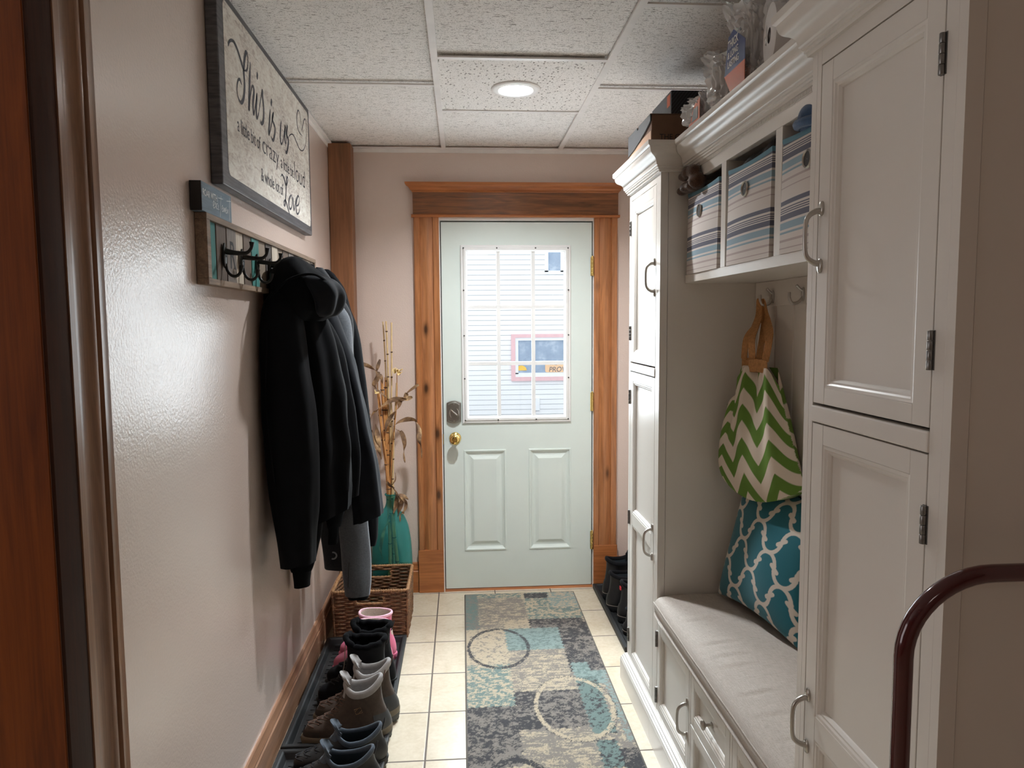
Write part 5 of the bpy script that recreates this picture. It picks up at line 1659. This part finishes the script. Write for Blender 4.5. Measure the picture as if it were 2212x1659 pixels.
# pink rain boots
pb = shoe_thing('rain_boot', 'pink rain boot in front of its twin, behind the black snow boots', 'boot')
make_boot(pb, [(.024, .136, .082, .042), (.040, .137, .084, .045), (.056, .133, .083, .045), (.070, .120, .081, .043), (.084, .094, .078, .041), (.100, .072, .073, .040), (.125, .060, .068, .041), (.160, .055, .066, .043), (.205, .058, .070, .046)],
    dict(upper=M['pink'], lining=M['fleece'], collar=M['pinkprint'], sole=M['pink'], tongue=M['pink'], lace=M['pink']), (.004, .004, .0), .0045, (0, .024), .02, None, tongue=False, pull=False)
pb.location = (-.402, 2.998, TZ); pb.rotation_euler = (0, 0, PI + .06); pb.scale = (1.13, 1.1, 1.0)
pb2 = copy_tree(pb); pb2.location = (-.398, 3.110, TZ); pb2.rotation_euler = (0, 0, PI - .12)
pb2['label'] = 'pink rain boot beside the wicker basket, the far one of the pair'
# low black hiking shoes
hs_ = shoe_thing('hiking_shoe', 'black low hiking shoe with slate blue lining, beside the brown boots', 'shoe')
make_boot(hs_, [(.030, .190, .108, .049), (.048, .189, .110, .051), (.064, .172, .108, .049), (.078, .128, .102, .045), (.092, .092, .096, .042), (.106, .066, .093, .041), (.120, .054, .093, .042)],
    dict(upper=M['blackleather'], lining=M['darklining'], collar=M['slatelining'], sole=M['rubber'], tongue=M['slatelining'], lace=M['blacklace'], heel_counter=M['blackleather']), (.014, .020, .014), .0058, (0, .028), .05, (.30, .80, 5), quarter=.085)
hs_.location = (-.375, 2.318, TZ); hs_.rotation_euler = (0, 0, PI + .16)
h2 = copy_tree(hs_); h2.location = (-.385, 2.195, TZ); h2.rotation_euler = (0, 0, PI + .06)
h2['label'] = 'black low hiking shoe with slate lining at the bottom edge of the picture'
# black boots by the door, heels to the room
wb = shoe_thing('work_boot', 'black work boot nearest the door frame, behind the far cabinet', 'boot')
make_boot(wb, [(.030, .165, .092, .046), (.048, .164, .095, .048), (.066, .150, .093, .047), (.085, .110, .088, .044), (.105, .082, .083, .042), (.135, .064, .078, .043), (.165, .058, .076, .046), (.190, .060, .080, .049)],
    dict(upper=M['blackleather'], lining=M['darklining'], collar=M['blacksuede'], sole=M['rubber'], tongue=M['blacksuede'], lace=M['blacklace'], heel_counter=M['blackleather']), (.016, .012, .006), .007, (0, .030), .03, (.35, .8, 5), quarter=.09, pull=False)
b = MB(); r = boot_ring(.034, .165, .0965, .0495, 60)
b.tube(r[16:45], .0012, 5); b.build('welt_stitch', M['stitch'], wb)
wb.location = (.822, 3.70, TZ); wb.rotation_euler = (0, 0, .08); wb.scale = (1, 1, 1.12)
for (x, y, rz, sz, lab) in ((.812, 3.545, .02, 1.0, 'black work boot with a pale welt line, second from the door frame'), (.838, 3.395, -.05, 1.02, 'black work boot with a small red mark, half hidden by the far cabinet'), (.832, 3.258, .04, .62, 'low black shoe nearest the edge of the far cabinet')):
    c_ = copy_tree(wb); c_.location = (x, y, TZ); c_.rotation_euler = (0, 0, rz); c_.scale = (1, 1, sz); c_['label'] = lab
    if 'red' in lab:
        b = MB()
        red = plain('red_label', srgb(196, 40, 52), .6)
        for j in range(4): b.box(-.0835 - .0025, -.0805, -.012 + j * .0062, -.008 + j * .0062, .158 - j * .0, .172)
        b.build('red_label', red, None).parent = c_

# ================================================================== WICKER BASKET
M['wicker'] = None
k = NM('water_hyacinth'); v = k.coord((1, 1, 1), 'World')
n1 = k.noise(v, 45, 4, .6); n2 = k.noise(v, 260, 2)
k.col(k.mix(.35, k.ramp(n1, [(.3, srgb(48, 28, 18)), (.5, srgb(100, 62, 38)), (.7, srgb(156, 110, 72))]), k.ramp(n2, [(.3, srgb(60, 38, 24)), (.7, srgb(180, 140, 100))])))
k.set(Roughness=.7); k.bump(n2, .5, .002); M['wicker'] = k.m
M['wickerrim'] = plain('pale_wicker_rim', srgb(160, 120, 82), .75, 0, .35, 90, .6, 300, .003)
wk = thing('wicker_basket', 'square brown wicker basket with handle slots at the end of the boot tray', 'basket', (-.44, 3.48, 0))
bx0, bx1, by0, by1, bh = -.606, -.274, 3.305, 3.652, .238
def peri(z, ins=0.0, step=.0105):
    fl = .006 * (z / bh)  # slight flare
    x0, x1, y0, y1 = bx0 - fl + ins, bx1 + fl - ins, by0 - fl * .6 + ins, by1 + fl * .6 - ins
    c = .012; P = []
    segs = [((x0 + c, y0), (x1 - c, y0)), ((x1 - c * .3, y0 + c * .3), (x1 - c * .3, y0 + c * .3)), ((x1, y0 + c), (x1, y1 - c)), ((x1 - c * .3, y1 - c * .3), (x1 - c * .3, y1 - c * .3)), ((x1 - c, y1), (x0 + c, y1)), ((x0 + c * .3, y1 - c * .3), (x0 + c * .3, y1 - c * .3)), ((x0, y1 - c), (x0, y0 + c)), ((x0 + c * .3, y0 + c * .3), (x0 + c * .3, y0 + c * .3))]
    for a, e in segs:
        d_ = math.hypot(e[0] - a[0], e[1] - a[1]); n_ = max(1, int(d_ / step))
        for i in range(n_): P.append(Vector((a[0] + (e[0] - a[0]) * i / n_, a[1] + (e[1] - a[1]) * i / n_, z)))
    return P
cxb, cyb = (bx0 + bx1) / 2, (by0 + by1) / 2
b = MB()
rows = 25
for r_i in range(rows):
    z = .007 + (bh - .020) * r_i / (rows - 1)
    P = peri(z)
    n_ = len(P); per = 4
    Q = []
    for i, p_ in enumerate(P):
        t_ = (P[(i + 1) % n_] - P[i - 1]).normalized(); nr = Vector((t_.y, -t_.x, 0))
        off = .0038 * math.sin(2 * PI * i / (per * 2) + PI * r_i)
        Q.append(p_ + nr * off + Vector((0, 0, .0012 * noise.noise((i * .3, r_i * 2.1, 0)))))
    def slot(p_): return .176 < p_.z < .209 and abs(p_.x - cxb) < .062 and (p_.y < by0 + .02 or p_.y > by1 - .02)
    run = []
    rad = lambda p_: .0050 + .0011 * noise.noise(p_ * 55)
    flags = [slot(p_) for p_ in Q]
    if not any(flags):
        b.tube(Q, [rad(p_) for p_ in Q], 6, closed=True, up=(0, 0, 1))
    else:
        k0 = flags.index(True)
        QQ = Q[k0:] + Q[:k0]; FF = flags[k0:] + flags[:k0]
        for p_, f_ in zip(QQ + [QQ[0]], FF + [True]):
            if f_:
                if len(run) > 2: b.tube(run, [rad(p2) for p2 in run], 6, up=(0, 0, 1))
                run = []
            else: run.append(p_)
b.build('woven_wall', M['wicker'], wk, 60)
b = MB()
def rope(P, r, closed=True, tw=.0016):
    Q = []
    return P, [r + tw * math.sin(i * 2.2) for i in range(len(P))]
P = peri(bh - .004, .0, .004)
q, rr_ = rope(P, .0072); b.tube(q, rr_, 8, closed=True, up=(0, 0, 1))
b.build('rim', M['wickerrim'], wk, 60)
for ys in (by0 - .004, by1 + .004):
    b = MB()
    pts = crom([(cxb - .058, ys, .207), (cxb - .066, ys, .192), (cxb - .058, ys, .177), (cxb, ys, .176), (cxb + .058, ys, .177), (cxb + .066, ys, .192), (cxb + .058, ys, .207)], 9)
    q, rr_ = rope(pts, .0058); b.tube(q, rr_, 8)
    b.build('handle_rim', M['wickerrim'], wk, 60)
b = MB(); b.box(bx0 + .004, bx1 - .004, by0 + .004, by1 - .004, .002, .008)
b.build('base', M['wicker'], wk)
b = MB()
for (x, y) in ((bx0 + .004, by0 + .004), (bx1 - .004, by0 + .004), (bx0 + .004, by1 - .004), (bx1 - .004, by1 - .004)):
    pass
# corner binding cords
for (x, y) in ((bx0 + .001, by0 + .001), (bx1 - .001, by0 + .001), (bx0 + .001, by1 - .001), (bx1 - .001, by1 - .001)):
    b = MB(); sx = 1 if x > cxb else -1; sy = 1 if y > cyb else -1
    pts = [(x + sx * .006 * (.2 + .8 * i / 44), y + sy * .004 * i / 44, .008 + (bh - .012) * i / 44) for i in range(45)]
    b.tube(pts, [.0056 + .0014 * math.sin(i * 2.1) for i in range(45)], 8)
    b.build('corner_cord', M['wicker'], wk, 60)

# ================================================================== GLASS VASE AND DRIED STALKS
k = NM('teal_glass')
k.col((.10, .62, .60)); k.set(Roughness=.02, IOR=1.45)
k.b.inputs['Transmission Weight'].default_value = .0
tr = k.n('ShaderNodeBsdfTransparent'); tr.inputs['Color'].default_value = (.40, .76, .74, 1)
df = k.n('ShaderNodeBsdfPrincipled'); df.inputs['Base Color'].default_value = (.06, .42, .42, 1); df.inputs['Roughness'].default_value = .04
fr = k.n('ShaderNodeLayerWeight'); fr.inputs['Blend'].default_value = .30
mx = k.n('ShaderNodeMixShader')
k.l(k.math('ADD', k.math('MULTIPLY', fr.outputs['Facing'], .55), .16), mx.inputs[0]); k.l(tr.outputs[0], mx.inputs[1]); k.l(df.outputs[0], mx.inputs[2])
k.l(mx.outputs[0], k.out.inputs['Surface'])
M['tealglass'] = k.m
VX, VY = -.382, 3.778
vz = thing('floor_vase', 'large teal glass floor vase behind the wicker basket', 'vase', (VX, VY, 0))
prof = [(.02, .001), (.066, .001), (.082, .012), (.094, .06), (.103, .13), (.1055, .20), (.104, .27), (.0995, .335), (.089, .40), (.074, .445), (.054, .480), (.036, .505), (.0265, .530), (.025, .560), (.029, .575)]
pp = [(q.x, q.z) for q in crom([(r_0, 0, h_0) for r_0, h_0 in prof], 4)]
b = MB(); b.lathe(pp, (VX, VY, 0), 56, caps=False)
b.lathe([(.001, .0012), (.02, .001)], (VX, VY, 0), 56, caps=False)
b.build('glass_body', M['tealglass'], vz, 80)
b = MB(); b.tube([(VX + .029 * math.cos(a), VY + .029 * math.sin(a), .576) for a in np.linspace(0, 2 * PI, 41)[:-1]], .0042, 8, closed=True, up=(0, 0, 1))
b.build('lip', M['tealglass'], vz, 80)

M['bamboo'] = plain('pale_bamboo', srgb(206, 178, 132), .5, 0, .12, 40)
M['bamboo2'] = plain('orange_bamboo', srgb(196, 140, 84), .5, 0, .15, 40)
k = NM('dried_leaf'); v = k.coord((1, 1, 1), 'World')
k.col(k.ramp(k.noise(v, 22, 4, .6), [(.3, srgb(84, 62, 46)), (.5, srgb(128, 98, 70)), (.68, srgb(190, 156, 112))])); k.set(Roughness=.7); k.bump(k.noise(v, 200, 2), .4, .001); M['dryleaf'] = k.m
M['node'] = plain('bamboo_node', srgb(92, 66, 44), .7)
tops = [(-.407, 1.478, .0038, 0), (-.387, 1.480, .0046, 0), (-.357, 1.473, .0044, 0), (-.415, 1.175, .0080, 1), (-.397, 1.189, .0080, 1), (-.437, 1.118, .0080, 1), (-.340, 1.163, .0046, 0), (-.372, 1.06, .0060, 0)]
labs = ['thin bamboo stalk leaning left, its tip crossing another', 'tallest upright thin bamboo stalk in the teal vase', 'thin bamboo stalk standing alone to the right at the top', 'thick orange bamboo stalk cut off short, middle of the three thick ones', 'thick orange bamboo stalk cut off short, right of the three thick ones', 'thick orange bamboo stalk cut off short, lowest and leftmost of the three', 'thin bamboo stalk ending at the pale dried husk flower', 'short pale bamboo stalk in the middle of the bunch']
for i, (tx, tz_, rad_, kd) in enumerate(tops):
    ang = 2 * PI * i / 8 + .4
    nkx, nky = VX + .0125 * math.cos(ang), VY + .0125 * math.sin(ang)
    ty = VY + .02 * math.sin(ang * 2 + 1)
    # straight line from top through the neck into the vase
    d_ = Vector((tx - nkx, ty - nky, tz_ - .56)); t_b = (.03 - .56) / d_.z
    bx_, by_ = nkx + d_.x * t_b, nky + d_.y * t_b
    st = thing('bamboo_stalk', labs[i], 'bamboo stalk', (bx_, by_, .03), 'bamboo stalks in the teal vase')
    n_ = 30
    pts = [Vector((bx_, by_, .03)).lerp(Vector((tx, ty, tz_)), j / n_) + Vector((.0016 * math.sin(j * .5 + i), 0, 0)) for j in range(n_ + 1)]
    b = MB(); b.tube(pts, [rad_ * 1.2 * (1.05 - .25 * j / n_) for j in range(n_ + 1)], 8)
    b.build('culm', (M['bamboo'], M['bamboo2'])[kd], st, 60)
    b = MB(); zz = .12 + .02 * i
    while zz < tz_ - .03:
        f_ = (zz - .03) / (tz_ - .03); q = Vector((bx_, by_, .03)).lerp(Vector((tx, ty, tz_)), f_)
        q.x += .0016 * math.sin(f_ * n_ * .5 + i)
        b.lathe([(rad_ * .9, -.004), (rad_ * 1.4, -.001), (rad_ * 1.4, .001), (rad_ * .9, .004)], q, 8)
        zz += .105 + .012 * (i % 3)
    b.build('nodes', M['node'], st, 60)
def leaf(parent, pts, y, wd, name='leaf', tw=1.0, m=None):
    P = crom([(x, y + .012 * math.sin(j * 1.3 + x * 40), z) for j, (x, z) in enumerate(pts)], 7)
    N = len(P); b = MB(); R = []
    for i, q in enumerate(P):
        t_ = (P[min(i + 1, N - 1)] - P[max(i - 1, 0)]).normalized()
        a = tw * i * .16 + pts[0][0] * 30
        s_ = t_.orthogonal().normalized(); s2_ = t_.cross(s_)
        s_ = s_ * math.cos(a) + s2_ * math.sin(a); nr = t_.cross(s_)
        w = 1.45 * wd * (math.sin(PI * min(1, (.10 + .9 * i / (N - 1)))) ** .6) + .0008
        R.append([q + s_ * w + nr * .0022, q + nr * .0006, q - s_ * w + nr * .0022, q - s_ * w + nr * .0016, q - nr * .0006, q + s_ * w + nr * .0016])
    b.loft(R)
    return b.build(name, m or M['dryleaf'], parent, 60)
LVS = {'L1': [(-0.522, 1.274), (-0.478, 1.25), (-0.438, 1.227), (-0.43, 1.195), (-0.453, 1.154), (-0.431, 1.127), (-0.387, 1.09)], 'L1b': [(-.418, 1.285), (-.432, 1.245), (-.436, 1.22)], 'L1c': [(-.434, 1.222), (-.415, 1.20), (-.408, 1.16)],
 'L2': [(-0.225, 1.155), (-0.282, 1.112), (-0.305, 1.08), (-0.364, 1.076), (-0.428, 1.036), (-0.465, 1.0), (-0.479, 0.959)], 'L3': [(-0.259, 1.091), (-0.284, 1.082), (-0.32, 1.074), (-0.33, 1.042), (-0.367, 0.996), (-0.391, 0.95), (-0.397, 0.904)],
 'L4': [(-0.356, 0.944), (-0.323, 0.966), (-0.277, 0.977), (-0.241, 0.96), (-0.224, 0.918), (-0.227, 0.867), (-0.218, 0.829), (-0.217, 0.773)], 'L5': [(-0.343, 0.928), (-0.316, 0.9), (-0.301, 0.848), (-0.305, 0.801), (-0.301, 0.75)],
 'L6': [(-0.497, 1.09), (-0.498, 1.035), (-0.472, 1.002)], 'L7': [(-0.467, 0.924), (-0.452, 0.873), (-0.435, 0.826), (-0.422, 0.77)], 'L8': [(-0.447, 0.954), (-0.439, 0.894), (-0.427, 0.833)],
 'L9': [(-0.397, 0.654), (-0.366, 0.625), (-0.349, 0.579), (-0.354, 0.523), (-0.364, 0.486)], 'L10': [(-0.357, 0.593), (-0.32, 0.582), (-0.286, 0.56)], 'L11': [(-0.336, 0.583), (-0.304, 0.544), (-0.305, 0.506), (-0.328, 0.478), (-0.33, 0.445)], 'L12': [(-0.343, 0.578), (-0.325, 0.55), (-0.336, 0.503), (-0.343, 0.47)], 'twig': [(-0.377, 0.633), (-0.353, 0.661), (-0.353, 0.699)]}
def stalk(label, stem, leaves, y):
    t = thing('dried_cornstalk', label, 'dried stalk', (stem[0][0], VY, stem[0][1]), 'dried cornstalks in the teal vase')
    P = crom([(x, VY if z < .6 else (VY + y) / 2, z) for x, z in stem], 8)
    b = MB(); b.tube(P, [.0036 * (1.1 - .5 * i / len(P)) for i in range(len(P))], 7); b.build('stem', M['bamboo2'], t, 60)
    for nm, w_ in leaves: leaf(t, LVS[nm], y, w_)
    return t
stalk('dried cornstalk with curled leaves on the left side of the bunch', [(-.376, .05), (-.380, .56), (-.405, .80), (-.432, 1.02), (-.436, 1.22)], [('L1', .0085), ('L1b', .006), ('L1c', .006), ('L6', .005), ('L7', .008), ('L8', .010)], 3.735)
cs = stalk('dried cornstalk with long drooping leaves reaching right over the casing', [(-.388, .05), (-.385, .56), (-.368, .80), (-.340, 1.06), (-.336, 1.21)], [('L2', .0085), ('L3', .0095), ('L4', .0085), ('L5', .008)], 3.735)
stalk('short dried cornstalk with leaves drooping beside the vase neck', [(-.384, .08), (-.389, .56), (-.392, .66)], [('L9', .009), ('L10', .006), ('L11', .006), ('L12', .009), ('twig', .002)], 3.72)
stalk_in = leaf(cs, [(-0.388, 0.47), (-0.407, 0.42), (-0.421, 0.387), (-0.437, 0.296), (-0.429, 0.233)], VY - .02, .006)
M['husk'] = plain('pale_husk', srgb(222, 196, 140), .7, 0, .15, 60)
leaf(cs, [(-.352, 1.222), (-.335, 1.232), (-.318, 1.226), (-.306, 1.236)], 3.735, .012, 'husk', .3, M['husk'])
leaf(cs, [(-.340, 1.240), (-.332, 1.222), (-.318, 1.212), (-.304, 1.222)], 3.728, .010, 'husk', .3, M['husk'])
leaf(cs, [(-.447, 1.13), (-.440, 1.118), (-.428, 1.115)], 3.73, .008, 'husk', .3, M['husk'])

# ================================================================== ON TOP OF THE CABINETS
M['kraft'] = plain('brown_cardboard', srgb(104, 74, 54), .8, 0, .06, 40)
M['kraftpale'] = plain('pale_cardboard', srgb(166, 132, 106), .8, 0, .05, 40)
M['lidgrey'] = plain('dark_grey_lid', srgb(50, 51, 53), .6)
k = NM('pinstripe_black'); tc = k.n('ShaderNodeNewGeometry'); sp = k.n('ShaderNodeSeparateXYZ'); k.l(tc.outputs['Position'], sp.inputs[0])
fr_ = k.math('FRACT', k.math('MULTIPLY', k.math('ADD', sp.outputs[0], k.math('MULTIPLY', sp.outputs[2], -.8)), 85))
k.col(k.ramp(fr_, [(0, srgb(22, 24, 30)), (.72, srgb(58, 62, 70))], 'CONSTANT')); k.set(Roughness=.45); M['pinstripe'] = k.m
M['boxgrey'] = plain('slate_box_side', srgb(84, 87, 94), .5)
M['orange'] = plain('orange_label', srgb(214, 110, 78), .6)
bz = 2.0475
x1b = thing('shoe_box', 'brown cardboard shoe box with dark grey lid above the far cabinet', 'box', (.80, 2.62, bz))
b = MB(); b.box(.645, .955, 2.462, 2.780, bz, bz + .112)
b.build('carton', M['kraft'], x1b, bevel=.002)
b = MB(); b.box(.6435, .645, 2.465, 2.778, bz, bz + .06)
b.build('carton_end', M['kraftpale'], x1b)
b = MB()
P = [(2.4615, bz + .114), (2.4615, bz + .090), (2.52, bz + .075), (2.60, bz + .060), (2.70, bz + .048), (2.783, bz + .042), (2.783, bz + .114), (2.645, bz + .114), (2.645, bz + .104), (2.625, bz + .104), (2.625, bz + .114)]
b.prism(P, 'x', .6395, .6435)
lid = b.build('lid_side', M['lidgrey'], x1b)
b = MB(); b.box(.6405, .957, 2.4605, 2.783, bz + .1122, bz + .1142)
b.build('lid', M['kraft'], x1b)
text_mesh('THE COM', .026, 'lettering', M['iron'], x1b, basis((1, 0, 0), (0, 0, 1), (.672, 2.4615, bz + .030)), .95, .0001, .0001)
x2b = thing('shoe_box', 'black pinstriped shoe box with orange label on top of the brown box', 'box', (.86, 2.72, bz + .1145))
b = MB(); b.box(.752, .975, 2.60, 2.86, bz + .1148, bz + .235)
b.build('carton', M['pinstripe'], x2b, bevel=.002)
b = MB(); b.box(.7505, .752, 2.602, 2.858, bz + .116, bz + .234)
b.build('end_panel', M['boxgrey'], x2b)
b = MB(); b.box(.7497, .7505, 2.612, 2.650, bz + .186, bz + .226)
b.build('orange_label', M['orange'], x2b)

# plastic wrapped rolls lying over the cubby shelf
M['paperroll'] = plain('white_paper', (.72, .70, .69), .9, 0, .04)
M['bluelabel'] = plain('navy_label', srgb(26, 46, 112), .4)
M['orangelabel'] = plain('orange_print', srgb(206, 96, 36), .4)
def crumple(c, r, seed, amp=.016, tail=None, res=5):
    """wrinkled bag skin round centre c, radii r"""
    bm = bmesh.new()
    bmesh.ops.create_icosphere(bm, subdivisions=res, radius=1)
    for v_ in bm.verts:
        d_ = v_.co.normalized()
        # squarish pack
        q = Vector([abs(x) ** .55 * (1 if x > 0 else -1) for x in d_]); 
        nz = abs(noise.noise(d_ * 2.6 + Vector((seed, 0, 0)))) * 1.4 + abs(noise.noise(d_ * 6 + Vector((0, seed, 0)))) * 1.1 + abs(noise.noise(d_ * 13 + Vector((seed, seed, 0)))) * .6
        p_ = Vector((q.x * r[0], q.y * r[1], q.z * r[2])) * .92 + d_ * amp * (nz - .5)
        if tail:
            td = Vector(tail).normalized(); w = max(0, d_.dot(td)) ** 7
            p_ += Vector(tail) * w
        v_.co = Vector(c) + p_
    mb = MB(); mb.bm.free(); mb.bm = bm
    return mb
ZS = 2.0475
def roll(parent, c, ax_, r, L, m):
    b = MB()
    ax_ = Vector(ax_).normalized(); u_1 = ax_.orthogonal().normalized(); v_1 = ax_.cross(u_1)
    R = []
    for h, q in ((-.5, .25), (-.5, .94), (-.49, 1), (.49, 1), (.5, .94), (.5, .25), (.40, .22), (-.40, .22)):
        R.append([Vector(c) + ax_ * (L * h) + (u_1 * math.cos(a) + v_1 * math.sin(a)) * r * q for a in np.linspace(0, 2 * PI, 33)[:-1]])
    R.append(R[0])
    b.loft(R[:-1], True, False, False)
    return b.build('roll', m, parent, 50)
bags = [
 ('plastic_pack', 'small clear plastic pack with orange print next to the pinstriped shoe box', (.785, 2.215, 2.099), (.075, .066, .050), (-.03, .04, .01), 1.0),
 ('plastic_pack', 'clear plastic wrapped roll pack between the small orange pack and the blue labelled pack', (.790, 2.055, 2.128), (.080, .066, .078), (-.03, .04, .05), 4.0),
 ('plastic_pack', 'clear plastic pack with blue THICK and LONG LASTING label', (.795, 1.893, 2.162), (.078, .070, .112), (-.03, .04, .06), 7.0),
 ('plastic_pack', 'clear plastic wrapped roll pack beside the near cabinet crown, its end bare', (.81, 1.700, 2.172), (.080, .090, .122), (-.02, .03, .06), 9.0),
]
ZB = 2.0455
for i, (nm, lab, c, r, tail, sd) in enumerate(bags):
    t = thing(nm, lab, 'plastic pack', (c[0], c[1], ZB), 'plastic packs above the cubby shelf')
    # contents
    if i == 0: roll(t, (c[0], c[1], c[2] - .006), (1, 0, 0), .036, .125, M['paperroll'])
    elif i == 1: roll(t, (c[0], c[1], c[2] - .018), (1, .15, 0), .056, .135, M['paperroll'])
    elif i == 2: roll(t, (c[0], c[1], c[2] - .05), (1, 0, 0), .060, .13, M['paperroll'])
    else: roll(t, (c[0] - .014, c[1] - .01, c[2] - .045), (1, -.2, 0), .070, .15, M['paperroll'])
    crumple(c, r, sd, .018, tail).build('wrapper', M['film'], t, 35)
    # gathered knot of film
    kn = Vector(c) + Vector(tail) + Vector((0, r[1] * .6, r[2] * .5))
    b = MB(); R = []
    for j, (q, dz) in enumerate(((.006, 0), (.010, .012), (.018, .026), (.026, .036))):
        R.append([kn + Vector((-.2, .5, .84)) * dz + Vector((math.cos(a), math.sin(a), 0)) * q * (1 + .35 * math.sin(a * 5 + j)) for a in np.linspace(0, 2 * PI, 25)[:-1]])
    b.loft(R, True, True, False); b.build('gathered_end', M['film'], t, 35)
    if i == 2:
        xx = c[0] - r[0] * .98 - .006
        b = MB(); b.prism([(c[1] + .072, c[2] - .045), (c[1] + .045, c[2] + .048), (c[1] + .01, c[2] + .056), (c[1] - .070, c[2] + .004), (c[1] - .070, c[2] - .045)], 'x', xx - .001, xx)
        lb = b.build('blue_label', M['bluelabel'], t)
        b = MB(); b.prism([(c[1] + .072, c[2] - .045), (c[1] - .070, c[2] - .045), (c[1] - .070, c[2] - .098), (c[1] + .03, c[2] - .095)], 'x', xx - .001, xx)
        b.build('orange_band', M['orangelabel'], t)
        for s_, dz, sz in (('THICK', .016, .030), ('& LONG', -.008, .024), ('LASTING', -.032, .024)):
            text_mesh(s_, sz, 'lettering', M['white'], t, basis((0, -1, 0), (0, 0, 1), (xx - .0015, c[1] + .048, c[2] + dz)), .82, .0004, .0001)
    if i == 0:
        xx = c[0] - r[0] * .98 - .003
        b = MB(); b.prism([(c[1] + .05, c[2] - .042), (c[1] - .06, c[2] - .042), (c[1] - .06, c[2] + .026), (c[1] - .01, c[2] + .016)], 'x', xx - .001, xx)
        ol = b.build('orange_band', M['orangelabel'], t)
        b = MB(); b.prism([(c[1] + .012, c[2] - .030), (c[1] - .045, c[2] - .030), (c[1] - .045, c[2] + .004), (c[1] - .005, c[2] + .006)], 'x', xx - .0018, xx - .0011)
        b.build('black_panel', M['iron'], t)
